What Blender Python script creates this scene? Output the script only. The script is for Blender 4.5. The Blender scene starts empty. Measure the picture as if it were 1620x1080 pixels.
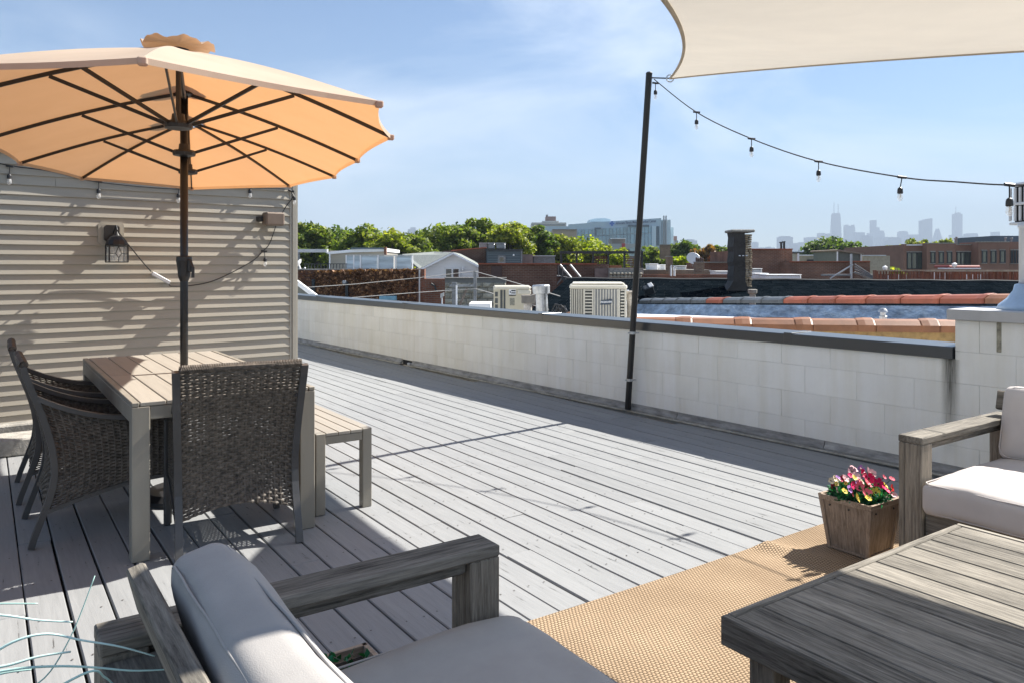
import bpy, math, random
import numpy as np
from mathutils import Vector, Matrix

R = math.radians
rnd = random.Random(7)
scene = bpy.context.scene
COL = scene.collection

# ---------------------------------------------------------------- camera
F = 1210.0; CX = 810.0; HY = 421.0; EYE = 1.37        # focal length in photo pixels, horizon row, eye height
cam_d = bpy.data.cameras.new("camera"); cam = bpy.data.objects.new("camera", cam_d); COL.objects.link(cam)
cam_d.sensor_width = 36.0; cam_d.lens = 36.0 * F / 1620.0
cam_d.shift_y = -(540.0 - HY) / 1620.0
cam.location = (0, 0, EYE); cam.rotation_euler = (R(90), 0, 0)
cam_d.clip_start = 0.05; cam_d.clip_end = 30000
scene.camera = cam

# ---------------------------------------------------------------- sky and sun
SUN_AZ = 31.5      # degrees from +X towards +Y (where the sun stands)
SUN_EL = 44.8
world = bpy.data.worlds.new("World"); scene.world = world; world.use_nodes = True
nt = world.node_tree; nt.nodes.clear()
def N(t, kind, **kw):
    n = t.nodes.new(kind)
    for k, v in kw.items(): setattr(n, k, v)
    return n
out = N(nt, 'ShaderNodeOutputWorld'); bg = N(nt, 'ShaderNodeBackground'); bg.inputs[1].default_value = 0.054
sky = N(nt, 'ShaderNodeTexSky', sky_type='NISHITA', sun_disc=False)
sky.sun_elevation = R(SUN_EL); sky.sun_rotation = R(90 - SUN_AZ)
sky.altitude = 200; sky.air_density = 1.0; sky.dust_density = 0.12; sky.ozone_density = 4.6
tc = N(nt, 'ShaderNodeTexCoord'); mp = N(nt, 'ShaderNodeMapping'); mp.inputs['Scale'].default_value = (1.0, 1.0, 2.6)
mp.inputs['Rotation'].default_value = (0.25, 0.45, 0.3)
n1 = N(nt, 'ShaderNodeTexNoise'); n1.inputs['Scale'].default_value = 2.3; n1.inputs['Detail'].default_value = 9
n1.inputs['Roughness'].default_value = 0.58; n1.inputs['Distortion'].default_value = 0.5
n2 = N(nt, 'ShaderNodeTexNoise'); n2.inputs['Scale'].default_value = 1.1; n2.inputs['Detail'].default_value = 3
cr = N(nt, 'ShaderNodeValToRGB'); cr.color_ramp.elements[0].position = 0.44; cr.color_ramp.elements[1].position = 0.70
cr2 = N(nt, 'ShaderNodeValToRGB'); cr2.color_ramp.elements[0].position = 0.40; cr2.color_ramp.elements[1].position = 0.52
mul = N(nt, 'ShaderNodeMath', operation='MULTIPLY'); mul2 = N(nt, 'ShaderNodeMath', operation='MULTIPLY'); mul2.inputs[1].default_value = 0.62
mx = N(nt, 'ShaderNodeMixRGB'); mx.inputs[2].default_value = (8.6, 9.2, 9.9, 1)
L = nt.links.new
L(tc.outputs['Generated'], mp.inputs[0]); L(mp.outputs[0], n1.inputs[0]); L(mp.outputs[0], n2.inputs[0])
L(n1.outputs[0], cr.inputs[0]); L(n2.outputs[0], cr2.inputs[0]); L(cr.outputs[0], mul.inputs[0]); L(cr2.outputs[0], mul.inputs[1])
L(mul.outputs[0], mul2.inputs[0]); L(mul2.outputs[0], mx.inputs[0]); L(sky.outputs[0], mx.inputs[1]); L(mx.outputs[0], bg.inputs[0]); L(bg.outputs[0], out.inputs[0])

sd = bpy.data.lights.new("sun", 'SUN'); so = bpy.data.objects.new("sun", sd); COL.objects.link(so)
sd.energy = 5.0; sd.angle = R(0.53); sd.color = (1.0, 0.955, 0.88)
sv = Vector((math.cos(R(SUN_AZ)) * math.cos(R(SUN_EL)), math.sin(R(SUN_AZ)) * math.cos(R(SUN_EL)), math.sin(R(SUN_EL))))
so.rotation_euler = sv.to_track_quat('Z', 'Y').to_euler(); so.location = (5, 5, 20)
vs = scene.view_settings
vs.view_transform = 'Standard'; vs.look = 'None'; vs.gamma = 1.0; vs.exposure = 1.50; vs.use_curve_mapping = False
scene.cycles.use_denoising = True
scene.cycles.max_bounces = 7; scene.cycles.transparent_max_bounces = 16; scene.cycles.volume_bounces = 0
scene.cycles.caustics_reflective = False; scene.cycles.caustics_refractive = False

# ---------------------------------------------------------------- helpers
def P(u, v, y):
    """world point at distance y in front of the camera for a photo pixel"""
    return Vector(((u - CX) / F * y, y, EYE + (HY - v) / F * y))
def PX(u, y): return (u - CX) / F * y
def PZ(v, y): return EYE + (HY - v) / F * y

class MB:
    def __init__(s): s.v = []; s.f = []
    def add(s, vs, fs):
        b = len(s.v); s.v += [tuple(p) for p in vs]; s.f += [tuple(b + i for i in f) for f in fs]; return s
    def box(s, lo, hi, M=None):
        (x0, y0, z0), (x1, y1, z1) = lo, hi
        vs = [(x0,y0,z0),(x1,y0,z0),(x1,y1,z0),(x0,y1,z0),(x0,y0,z1),(x1,y0,z1),(x1,y1,z1),(x0,y1,z1)]
        if M is not None: vs = [M @ Vector(p) for p in vs]
        return s.add(vs, [(0,3,2,1),(4,5,6,7),(0,1,5,4),(1,2,6,5),(2,3,7,6),(3,0,4,7)])
    def cbox(s, lo, hi, c=0.004, M=None):
        """box with chamfered edges"""
        xs, ys, zs = (lo[0], hi[0]), (lo[1], hi[1]), (lo[2], hi[2])
        c = min(c, *(abs(hi[i] - lo[i]) * .45 for i in range(3)))
        idx = {}; vs = []
        for i in (0, 1):
            for j in (0, 1):
                for k in (0, 1):
                    p = [xs[i], ys[j], zs[k]]; sg = [1 - 2*i, 1 - 2*j, 1 - 2*k]
                    for a in range(3):
                        q = [p[b] + (0 if b == a else sg[b] * c) for b in range(3)]
                        idx[(i, j, k, a)] = len(vs); vs.append(q)
        fs = []
        for a in range(3):
            b, d = (a + 1) % 3, (a + 2) % 3
            for side in (0, 1):
                ring = []
                for (m, n) in ((0,0),(1,0),(1,1),(0,1)):
                    key = [0,0,0]; key[a] = side; key[b] = m; key[d] = n; ring.append(idx[(*key, a)])
                fs.append(tuple(ring if side else ring[::-1]))
            for m in (0, 1):
                for n in (0, 1):
                    k0 = [0,0,0]; k1 = [0,0,0]; k0[a] = 0; k1[a] = 1; k0[b] = k1[b] = m; k0[d] = k1[d] = n
                    q = (idx[(*k0, b)], idx[(*k1, b)], idx[(*k1, d)], idx[(*k0, d)])
                    fs.append(q if (m == n) else q[::-1])
        for i in (0, 1):
            for j in (0, 1):
                for k in (0, 1):
                    t = (idx[(i,j,k,0)], idx[(i,j,k,1)], idx[(i,j,k,2)])
                    fs.append(t if (i + j + k) % 2 else t[::-1])
        if M is not None: vs = [M @ Vector(p) for p in vs]
        return s.add(vs, fs)
    def tube(s, pts, r, n=8, cap=True, flat=None):
        """tube through pts; r number or list; flat=(w,h) gives a rectangular section"""
        pts = [Vector(p) for p in pts]; m = len(pts)
        rr = r if isinstance(r, (list, tuple)) else [r] * m
        b = len(s.v); up0 = None
        for i, p in enumerate(pts):
            d = (pts[min(i+1, m-1)] - pts[max(i-1, 0)]).normalized()
            if up0 is None:
                ref = Vector((0,0,1)) if abs(d.z) < .95 else Vector((1,0,0))
                up0 = (ref - d * ref.dot(d)).normalized()
            else:
                up0 = (up0 - d * up0.dot(d)).normalized()
            side = d.cross(up0)
            for k in range(n):
                a = 2 * math.pi * (k + .5) / n
                s.v.append(tuple(p + (side * math.cos(a) + up0 * math.sin(a)) * rr[i]))
        for i in range(m - 1):
            for k in range(n):
                s.f.append((b+i*n+k, b+i*n+(k+1) % n, b+(i+1)*n+(k+1) % n, b+(i+1)*n+k))
        if cap:
            s.f.append(tuple(b + k for k in range(n))[::-1]); s.f.append(tuple(b + (m-1)*n + k for k in range(n)))
        return s
    def ribbon(s, pts, side, w, h):
        """rectangular bar through pts: 'side' is the fixed width axis, w its width, h thickness"""
        pts = [Vector(p) for p in pts]; m = len(pts); side = Vector(side).normalized(); b = len(s.v)
        for i, p in enumerate(pts):
            d = (pts[min(i+1, m-1)] - pts[max(i-1, 0)]).normalized(); nn = side.cross(d).normalized()
            for (a, c) in ((-1,-1),(1,-1),(1,1),(-1,1)):
                s.v.append(tuple(p + side * (a*w/2) + nn * (c*h/2)))
        for i in range(m - 1):
            for k in range(4):
                s.f.append((b+i*4+k, b+i*4+(k+1) % 4, b+(i+1)*4+(k+1) % 4, b+(i+1)*4+k))
        s.f.append((b+3, b+2, b+1, b)); s.f.append(tuple(b+(m-1)*4+k for k in range(4)))
        return s
    def lathe(s, prof, n=16, M=None):
        b = len(s.v); m = len(prof)
        for (r, z) in prof:
            for k in range(n):
                a = 2*math.pi*k/n; q = Vector((r*math.cos(a), r*math.sin(a), z))
                s.v.append(tuple(M @ q if M is not None else q))
        for i in range(m - 1):
            for k in range(n):
                s.f.append((b+i*n+k, b+i*n+(k+1) % n, b+(i+1)*n+(k+1) % n, b+(i+1)*n+k))
        s.f.append(tuple(b+k for k in range(n))[::-1]); s.f.append(tuple(b+(m-1)*n+k for k in range(n)))
        return s
    def grid(s, fn, nu, nv):
        b = len(s.v)
        for j in range(nv + 1):
            for i in range(nu + 1): s.v.append(tuple(fn(i / nu, j / nv)))
        for j in range(nv):
            for i in range(nu):
                a = b + j*(nu+1) + i; s.f.append((a, a+1, a+nu+2, a+nu+1))
        return s
    def prism(s, poly, axis_vec, M=None):
        """extrude polygon (list of 3D points) along axis_vec"""
        k = len(poly); a = Vector(axis_vec); vs = [Vector(p) for p in poly] + [Vector(p) + a for p in poly]
        if M is not None: vs = [M @ p for p in vs]
        fs = [tuple(range(k))[::-1], tuple(range(k, 2*k))] + [(i, (i+1) % k, k+(i+1) % k, k+i) for i in range(k)]
        return s.add(vs, fs)
    def mesh(s, name, smooth=False):
        me = bpy.data.meshes.new(name); me.from_pydata(s.v, [], s.f); me.validate()
        if smooth: me.polygons.foreach_set('use_smooth', [True] * len(me.polygons))
        me.update(); return me

XF = {}     # world matrix of each root / part (parts have identity local transform)
def link(o, parent=None, M=None):
    COL.objects.link(o)
    if parent is not None: o.parent = parent; XF[o.name] = XF[parent.name] @ (M or Matrix())
    return o
def thing(name, label, cat, loc=(0,0,0), rz=0.0, group=None, kind=None):
    o = bpy.data.objects.new(name, None); COL.objects.link(o); o.empty_display_size = .1
    o.location = loc; o.rotation_euler = (0, 0, rz)
    if label: o['label'] = label
    if cat: o['category'] = cat
    if group: o['group'] = group
    if kind: o['kind'] = kind
    XF[o.name] = Matrix.Translation(loc) @ Matrix.Rotation(rz, 4, 'Z')
    return o
def part(name, mb, m, parent=None, world=False, smooth=False, label=None, kind=None, loc=None, rot=None, fixn=True):
    """mesh object; world=True means its vertices are in world coordinates"""
    if isinstance(mb, MB):
        if world and parent is not None:
            inv = XF[parent.name].inverted(); mb.v = [tuple(inv @ Vector(p)) for p in mb.v]
        me = mb.mesh(name, smooth)
        if fixn:
            import bmesh
            bm = bmesh.new(); bm.from_mesh(me); bmesh.ops.recalc_face_normals(bm, faces=bm.faces); bm.to_mesh(me); bm.free()
    else: me = mb
    if not me.materials: me.materials.append(m)
    o = bpy.data.objects.new(name, me); COL.objects.link(o)
    M = Matrix()
    if loc is not None: o.location = loc; M = Matrix.Translation(loc)
    if rot is not None: o.rotation_euler = rot; M = M @ o.rotation_euler.to_matrix().to_4x4()
    if parent is not None: o.parent = parent; XF[o.name] = XF[parent.name] @ M
    else: XF[o.name] = M
    if label: o['label'] = label
    if kind: o['kind'] = kind
    return o
def single(name, mb, m, label, cat, group=None, smooth=False, at=None, rz=0, kind=None, world=True):
    """a top-level thing that is one mesh; origin at 'at'"""
    if at is not None and world:
        inv = (Matrix.Translation(at) @ Matrix.Rotation(rz, 4, 'Z')).inverted(); mb.v = [tuple(inv @ Vector(p)) for p in mb.v]
    o = part(name, mb, m, smooth=smooth, kind=kind)
    if at is not None: o.location = at; o.rotation_euler = (0, 0, rz)
    if label: o['label'] = label
    if cat: o['category'] = cat
    if group: o['group'] = group
    return o
def copy_tree(o, parent=None):
    c = o.copy(); COL.objects.link(c)
    if parent is not None: c.parent = parent
    for ch in list(o.children): copy_tree(ch, c)
    return c

# ---------------------------------------------------------------- materials
def base_mat(name, rough=.6, metal=0., spec=.5):
    m = bpy.data.materials.new(name); m.use_nodes = True; t = m.node_tree
    b = t.nodes['Principled BSDF']; b.inputs['Roughness'].default_value = rough; b.inputs['Metallic'].default_value = metal
    b.inputs['Specular IOR Level'].default_value = spec
    return m, t, b
def tone(c, k): return (min(c[0]*k, 1), min(c[1]*k, 1), min(c[2]*k, 1), 1)
def mat(name, col, rough=.6, metal=0., spec=.5, var=.18, scale=6., stretch=(1,1,1), bump=.15, bscale=None, rv=.12, col2=None, bdist=.004, detail=6, coords='Object', world=False, spots=0, spotscale=30, spotcol=(.03,.028,.025)):
    m, t, b = base_mat(name, rough, metal, spec); l = t.links.new
    tc = N(t, 'ShaderNodeTexCoord'); oi = N(t, 'ShaderNodeObjectInfo')
    mp = N(t, 'ShaderNodeMapping'); mp.inputs['Scale'].default_value = stretch
    ad = N(t, 'ShaderNodeVectorMath', operation='ADD'); sc = N(t, 'ShaderNodeVectorMath', operation='SCALE'); sc.inputs[0].default_value = (37, 23, 51)
    l(oi.outputs['Random'], sc.inputs['Scale'])
    if world:
        g = N(t, 'ShaderNodeNewGeometry'); l(g.outputs['Position'], mp.inputs[0]); src = mp.outputs[0]
    else:
        l(tc.outputs[coords], mp.inputs[0]); l(mp.outputs[0], ad.inputs[0]); l(sc.outputs[0], ad.inputs[1]); src = ad.outputs[0]
    n = N(t, 'ShaderNodeTexNoise'); n.inputs['Scale'].default_value = scale; n.inputs['Detail'].default_value = detail; n.inputs['Roughness'].default_value = .62
    l(src, n.inputs[0])
    r = N(t, 'ShaderNodeValToRGB'); e = r.color_ramp.elements
    e[0].position = .3; e[1].position = .7; e[0].color = tone(col, 1 - var); e[1].color = tone(col2 or col, 1 + var)
    l(n.outputs[0], r.inputs[0])
    hs = N(t, 'ShaderNodeHueSaturation'); ma = N(t, 'ShaderNodeMath', operation='MULTIPLY_ADD'); ma.inputs[1].default_value = 2*rv; ma.inputs[2].default_value = 1 - rv
    l(oi.outputs['Random'], ma.inputs[0]); l(ma.outputs[0], hs.inputs['Value']); l(r.outputs[0], hs.inputs['Color'])
    colout = hs.outputs[0]
    if spots:
        vo = N(t, 'ShaderNodeTexNoise'); vo.inputs['Scale'].default_value = spotscale; vo.inputs['Detail'].default_value = 1
        l(src, vo.inputs[0]); rs = N(t, 'ShaderNodeValToRGB'); rs.color_ramp.elements[0].position = 1 - spots; rs.color_ramp.elements[1].position = min(1 - spots + .02, 1)
        l(vo.outputs[0], rs.inputs[0]); mm = N(t, 'ShaderNodeMixRGB'); mm.inputs[2].default_value = (*spotcol, 1)
        l(rs.outputs[0], mm.inputs[0]); l(colout, mm.inputs[1]); colout = mm.outputs[0]
    l(colout, b.inputs['Base Color'])
    if bump:
        n3 = N(t, 'ShaderNodeTexNoise'); n3.inputs['Scale'].default_value = bscale or scale*4; n3.inputs['Detail'].default_value = 5
        l(src, n3.inputs[0]); bp = N(t, 'ShaderNodeBump'); bp.inputs['Strength'].default_value = bump; bp.inputs['Distance'].default_value = bdist
        l(n3.outputs[0], bp.inputs['Height']); l(bp.outputs[0], b.inputs['Normal'])
    return m
def wood(name, col, light=None, axis=0, grain=9., rough=.75, var=.25, bump=.5, rv=.15, bdist=.002, crack=.0, lo=.3, hi=.68):
    """weathered wood; grain runs along local axis"""
    m, t, b = base_mat(name, rough, 0, .14); l = t.links.new
    tc = N(t, 'ShaderNodeTexCoord'); oi = N(t, 'ShaderNodeObjectInfo'); mp = N(t, 'ShaderNodeMapping')
    s = [grain*14.]*3; s[axis] = grain*.95; mp.inputs['Scale'].default_value = s
    sc = N(t, 'ShaderNodeVectorMath', operation='SCALE'); sc.inputs[0].default_value = (3.7, 2.3, 5.1); l(oi.outputs['Random'], sc.inputs['Scale'])
    ad = N(t, 'ShaderNodeVectorMath', operation='ADD'); l(tc.outputs['Object'], ad.inputs[0]); l(sc.outputs[0], ad.inputs[1]); l(ad.outputs[0], mp.inputs[0])
    n = N(t, 'ShaderNodeTexNoise'); n.inputs['Scale'].default_value = 1.; n.inputs['Detail'].default_value = 8; n.inputs['Roughness'].default_value = .7; n.inputs['Distortion'].default_value = .35
    l(mp.outputs[0], n.inputs[0])
    n0 = N(t, 'ShaderNodeTexNoise'); n0.inputs['Scale'].default_value = .09; n0.inputs['Detail'].default_value = 2; l(mp.outputs[0], n0.inputs[0])
    mm = N(t, 'ShaderNodeMath', operation='MULTIPLY_ADD'); mm.inputs[1].default_value = .35; l(n0.outputs[0], mm.inputs[0])
    m2 = N(t, 'ShaderNodeMath', operation='MULTIPLY'); m2.inputs[1].default_value = .65; l(n.outputs[0], m2.inputs[0]); l(m2.outputs[0], mm.inputs[2])
    r = N(t, 'ShaderNodeValToRGB'); e = r.color_ramp.elements; e[0].position = lo; e[1].position = hi
    e[0].color = tone(col, 1 - var); e[1].color = tone(light or col, 1 + var); l(mm.outputs[0], r.inputs[0])
    hs = N(t, 'ShaderNodeHueSaturation'); ma = N(t, 'ShaderNodeMath', operation='MULTIPLY_ADD'); ma.inputs[1].default_value = 2*rv; ma.inputs[2].default_value = 1 - rv
    l(oi.outputs['Random'], ma.inputs[0]); l(ma.outputs[0], hs.inputs['Value']); l(r.outputs[0], hs.inputs['Color'])
    co = hs.outputs[0]
    if crack:
        rc = N(t, 'ShaderNodeValToRGB'); rc.color_ramp.elements[0].position = crack - .03; rc.color_ramp.elements[1].position = crack
        rc.color_ramp.elements[0].color = (.35, .34, .33, 1); rc.color_ramp.elements[1].color = (1, 1, 1, 1)
        l(n.outputs[0], rc.inputs[0]); mq = N(t, 'ShaderNodeMixRGB', blend_type='MULTIPLY'); mq.inputs[0].default_value = 1
        l(co, mq.inputs[1]); l(rc.outputs[0], mq.inputs[2]); co = mq.outputs[0]
    l(co, b.inputs['Base Color'])
    bp = N(t, 'ShaderNodeBump'); bp.inputs['Strength'].default_value = bump; bp.inputs['Distance'].default_value = bdist
    l(n.outputs[0], bp.inputs['Height']); l(bp.outputs[0], b.inputs['Normal'])
    return m
def brick(name, c1, c2, mortar, bw=.22, bh=.075, bump=.6, ms=.011, patch=.0):
    m, t, b = base_mat(name, .85, 0, .2); l = t.links.new
    g = N(t, 'ShaderNodeTexCoord'); sx = N(t, 'ShaderNodeSeparateXYZ'); l(g.outputs['Object'], sx.inputs[0])
    ad = N(t, 'ShaderNodeMath', operation='ADD'); l(sx.outputs[0], ad.inputs[0]); l(sx.outputs[1], ad.inputs[1])
    cb = N(t, 'ShaderNodeCombineXYZ'); l(ad.outputs[0], cb.inputs[0]); l(sx.outputs[2], cb.inputs[1])
    bt = N(t, 'ShaderNodeTexBrick'); bt.inputs['Scale'].default_value = 1; bt.inputs['Brick Width'].default_value = bw; bt.inputs['Row Height'].default_value = bh
    bt.inputs['Mortar Size'].default_value = ms; bt.inputs['Color1'].default_value = (*c1, 1); bt.inputs['Color2'].default_value = (*c2, 1); bt.inputs['Mortar'].default_value = (*mortar, 1)
    l(cb.outputs[0], bt.inputs[0])
    n = N(t, 'ShaderNodeTexNoise'); n.inputs['Scale'].default_value = 1.1; n.inputs['Detail'].default_value = 6; l(g.outputs['Object'], n.inputs[0])
    r = N(t, 'ShaderNodeValToRGB'); r.color_ramp.elements[0].position = .3; r.color_ramp.elements[1].position = .72
    r.color_ramp.elements[0].color = (.62, .6, .6, 1); r.color_ramp.elements[1].color = (1.25, 1.2, 1.15, 1); l(n.outputs[0], r.inputs[0])
    mq = N(t, 'ShaderNodeMixRGB', blend_type='MULTIPLY'); mq.inputs[0].default_value = 1; l(bt.outputs[0], mq.inputs[1]); l(r.outputs[0], mq.inputs[2])
    l(mq.outputs[0], b.inputs['Base Color'])
    bp = N(t, 'ShaderNodeBump', invert=True); bp.inputs['Strength'].default_value = bump; bp.inputs['Distance'].default_value = .01; l(bt.outputs['Fac'], bp.inputs['Height']); l(bp.outputs[0], b.inputs['Normal'])
    return m
def leaf(name, c1, c2, c3=None, trans=.35):
    m, t, b = base_mat(name, .55, 0, .25); l = t.links.new
    g = N(t, 'ShaderNodeNewGeometry'); r = N(t, 'ShaderNodeValToRGB'); e = r.color_ramp.elements
    e[0].color = (*c1, 1); e[1].color = (*c2, 1)
    if c3: x = e.new(.8); x.color = (*c2, 1); e[2].color = (*c3, 1)
    l(g.outputs['Random Per Island'], r.inputs[0]); l(r.outputs[0], b.inputs['Base Color'])
    tr = N(t, 'ShaderNodeBsdfTranslucent'); mxs = N(t, 'ShaderNodeMixShader'); mxs.inputs[0].default_value = trans
    mc = N(t, 'ShaderNodeMixRGB', blend_type='MULTIPLY'); mc.inputs[0].default_value = 1; mc.inputs[2].default_value = (1.7, 1.9, .7, 1)
    l(r.outputs[0], mc.inputs[1]); l(mc.outputs[0], tr.inputs[0])
    o = t.nodes['Material Output']; l(b.outputs[0], mxs.inputs[1]); l(tr.outputs[0], mxs.inputs[2]); l(mxs.outputs[0], o.inputs[0])
    return m
def cloth(name, col, trans_col, trans=.4, wscale=260., bump=.3, var=.06, holes=0.0, tint=None):
    m, t, b = base_mat(name, .9, 0, .1); l = t.links.new
    tc = N(t, 'ShaderNodeTexCoord'); n = N(t, 'ShaderNodeTexNoise'); n.inputs['Scale'].default_value = 3.; n.inputs['Detail'].default_value = 7; l(tc.outputs['Object'], n.inputs[0])
    r = N(t, 'ShaderNodeValToRGB'); r.color_ramp.elements[0].position = .3; r.color_ramp.elements[1].position = .7
    r.color_ramp.elements[0].color = tone(col, 1 - var*1.6); r.color_ramp.elements[1].color = tone(col, 1 + var); l(n.outputs[0], r.inputs[0]); l(r.outputs[0], b.inputs['Base Color'])
    w = N(t, 'ShaderNodeTexWave', wave_type='BANDS'); w.inputs['Scale'].default_value = wscale/6.28*.6; w.inputs['Distortion'].default_value = 1.2; l(tc.outputs['Object'], w.inputs[0])
    ad = N(t, 'ShaderNodeMath', operation='ADD'); l(w.outputs[1], ad.inputs[0])
    n4 = N(t, 'ShaderNodeTexNoise'); n4.inputs['Scale'].default_value = wscale; l(tc.outputs['Object'], n4.inputs[0]); l(n4.outputs[0], ad.inputs[1])
    bp = N(t, 'ShaderNodeBump'); bp.inputs['Strength'].default_value = bump; bp.inputs['Distance'].default_value = .0015; l(ad.outputs[0], bp.inputs['Height']); l(bp.outputs[0], b.inputs['Normal'])
    if trans:
        tr = N(t, 'ShaderNodeBsdfTranslucent'); tr.inputs[0].default_value = (*trans_col, 1)
        mxs = N(t, 'ShaderNodeMixShader'); mxs.inputs[0].default_value = trans; o = t.nodes['Material Output']
        l(b.outputs[0], mxs.inputs[1]); l(tr.outputs[0], mxs.inputs[2]); last = mxs.outputs[0]
        if holes:
            tp = N(t, 'ShaderNodeBsdfTransparent'); m3 = N(t, 'ShaderNodeMixShader'); m3.inputs[0].default_value = holes; l(last, m3.inputs[1]); l(tp.outputs[0], m3.inputs[2]); last = m3.outputs[0]
        l(last, o.inputs[0])
    return m
def glass(name, col=(.9,.95,.95), rough=.02, alpha=.35):
    """thin clear pane: mostly see-through with a glossy sheen"""
    m, t, b = base_mat(name, rough, 0, .8); b.inputs['Base Color'].default_value = (*col, 1); b.inputs['Alpha'].default_value = alpha
    return m
def darkglass(name, col=(.03,.045,.05), rough=.06):
    return mat(name, col, rough=rough, spec=1., var=.35, scale=1.3, bump=0.05, bscale=2., bdist=.02)
TH = R(34.7); CT, ST = math.cos(TH), math.sin(TH)
def LW(lx, ly, z=0.): return Vector((lx*CT - ly*ST, lx*ST + ly*CT, z))     # deck grid -> world

M_deck = wood("deck_paint", (.232,.237,.240), (.266,.271,.273), axis=1, grain=3.4, rough=.55, var=.09, bump=.7, rv=.035, bdist=.0016, crack=.36)
M_under = mat("dark_underlay", (.015,.015,.017), rough=.9, rv=0)
M_cmu = mat("painted_block", (.83,.825,.80), rough=.75, var=.04, scale=2.2, bump=.55, bscale=55, bdist=.003, rv=.025, col2=(.85,.85,.83), spec=.25)
def dirty(m, amt=.5):
    """vertical runs and blotches of grime, fixed in the world"""
    t = m.node_tree; l = t.links.new; b = t.nodes['Principled BSDF']; src = b.inputs['Base Color'].links[0].from_socket
    g = N(t, 'ShaderNodeNewGeometry'); mp = N(t, 'ShaderNodeMapping'); mp.inputs['Scale'].default_value = (5, 5, .45); l(g.outputs['Position'], mp.inputs[0])
    n = N(t, 'ShaderNodeTexNoise'); n.inputs['Scale'].default_value = 1.4; n.inputs['Detail'].default_value = 8; n.inputs['Roughness'].default_value = .65; l(mp.outputs[0], n.inputs[0])
    n2 = N(t, 'ShaderNodeTexNoise'); n2.inputs['Scale'].default_value = .8; n2.inputs['Detail'].default_value = 5; l(g.outputs['Position'], n2.inputs[0])
    r = N(t, 'ShaderNodeValToRGB'); r.color_ramp.elements[0].position = .36; r.color_ramp.elements[1].position = .6
    r.color_ramp.elements[0].color = (1 - .22*amt, 1 - .26*amt, 1 - .38*amt, 1); r.color_ramp.elements[1].color = (1, 1, 1, 1); l(n.outputs[0], r.inputs[0])
    r2 = N(t, 'ShaderNodeValToRGB'); r2.color_ramp.elements[0].position = .35; r2.color_ramp.elements[1].position = .62
    r2.color_ramp.elements[0].color = (1 - .06*amt, 1 - .08*amt, 1 - .20*amt, 1); r2.color_ramp.elements[1].color = (1, 1, 1, 1); l(n2.outputs[0], r2.inputs[0])
    m1 = N(t, 'ShaderNodeMixRGB', blend_type='MULTIPLY'); m1.inputs[0].default_value = 1; m2 = N(t, 'ShaderNodeMixRGB', blend_type='MULTIPLY'); m2.inputs[0].default_value = 1
    l(src, m1.inputs[1]); l(r.outputs[0], m1.inputs[2]); l(m1.outputs[0], m2.inputs[1]); l(r2.outputs[0], m2.inputs[2]); l(m2.outputs[0], b.inputs['Base Color'])
dirty(M_cmu, .32)
M_cap = mat("charcoal_metal", (.03,.034,.038), rough=.3, spec=1.0, var=.12, scale=1.5, stretch=(1,1,1), bump=.12, bscale=2.5, bdist=.02, rv=.06)
M_mort = mat("wall_core", (.66,.655,.63), rough=.9, bump=.3, rv=0)
M_trim = mat("weathered_flashing", (.26,.26,.255), rough=.7, var=.45, scale=7, stretch=(1,1,3), bump=.5, bscale=30, rv=.1)
M_lightmetal = mat("pale_sheet_metal", (.50,.51,.52), rough=.45, metal=.3, var=.12, scale=2, bump=.1, rv=.04)
M_siding = mat("tan_vinyl", (.375,.342,.28), rough=.55, var=.05, scale=3, stretch=(1,6,6), bump=.12, bscale=60, bdist=.0006, rv=.02)
M_conc = mat("rough_concrete", (.30,.285,.255), rough=.95, var=.35, scale=12, bump=.9, bscale=70, bdist=.006, rv=.12)
M_black = mat("black_plastic", (.018,.018,.02), rough=.42, var=.1, bump=.05, rv=.05)
M_pole = mat("black_steel_pole", (.011,.011,.012), rough=.4, var=.4, scale=5, bump=.15, rv=.0)
M_steel = mat("galvanised_steel", (.45,.46,.47), rough=.4, metal=.7, var=.25, scale=12, bump=.15, rv=.08)
M_greywood = wood("weathered_grey_wood", (.052,.047,.040), (.28,.255,.215), axis=0, grain=7, var=.25, bump=.7, rv=.10, lo=.34, hi=.70)
M_greywood_y = wood("weathered_grey_wood_y", (.052,.047,.040), (.28,.255,.215), axis=1, grain=7, var=.25, bump=.7, rv=.14, lo=.34, hi=.70)
M_greywood_z = wood("weathered_grey_wood_z", (.066,.056,.044), (.30,.265,.215), axis=2, grain=7, var=.25, bump=.7, rv=.10, lo=.34, hi=.70)
M_taupe = mat("brushed_taupe_metal", (.26,.24,.20), rough=.5, var=.12, scale=9, stretch=(1,1,.15), bump=.15, bscale=30, rv=.04, metal=.15)
M_tabletop = mat("taupe_slat", (.30,.275,.235), rough=.55, var=.08, scale=6, stretch=(6,.4,6), bump=.15, bscale=30, rv=.05)
M_frame = mat("dark_bronze_metal", (.085,.082,.08), rough=.36, metal=.25, var=.15, scale=6, bump=.08, rv=.05, spec=.6)
M_wick = mat("wicker", (.062,.052,.043), rough=.5, var=.45, scale=45, stretch=(1,1,1), bump=.3, bscale=200, rv=.05, col2=(.115,.095,.075), spec=.4)
M_cush = mat("grey_canvas", (.375,.355,.335), rough=.95, var=.07, scale=7, bump=.35, bscale=420, bdist=.0012, rv=.0, spec=.15)
M_cush2 = mat("offwhite_canvas", (.50,.465,.445), rough=.95, var=.06, scale=7, bump=.35, bscale=420, bdist=.0012, rv=.0, spec=.15)
M_umb = cloth("umbrella_cloth", (.66,.54,.43), (.58,.27,.10), trans=.42, wscale=500, bump=.15)
M_sail = cloth("sail_cloth", (.66,.60,.50), (.90,.82,.70), trans=.24, wscale=330, bump=.5, holes=.03)
M_glassb = glass("bulb_glass", (.95,.95,.95), .02, .28)

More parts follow.
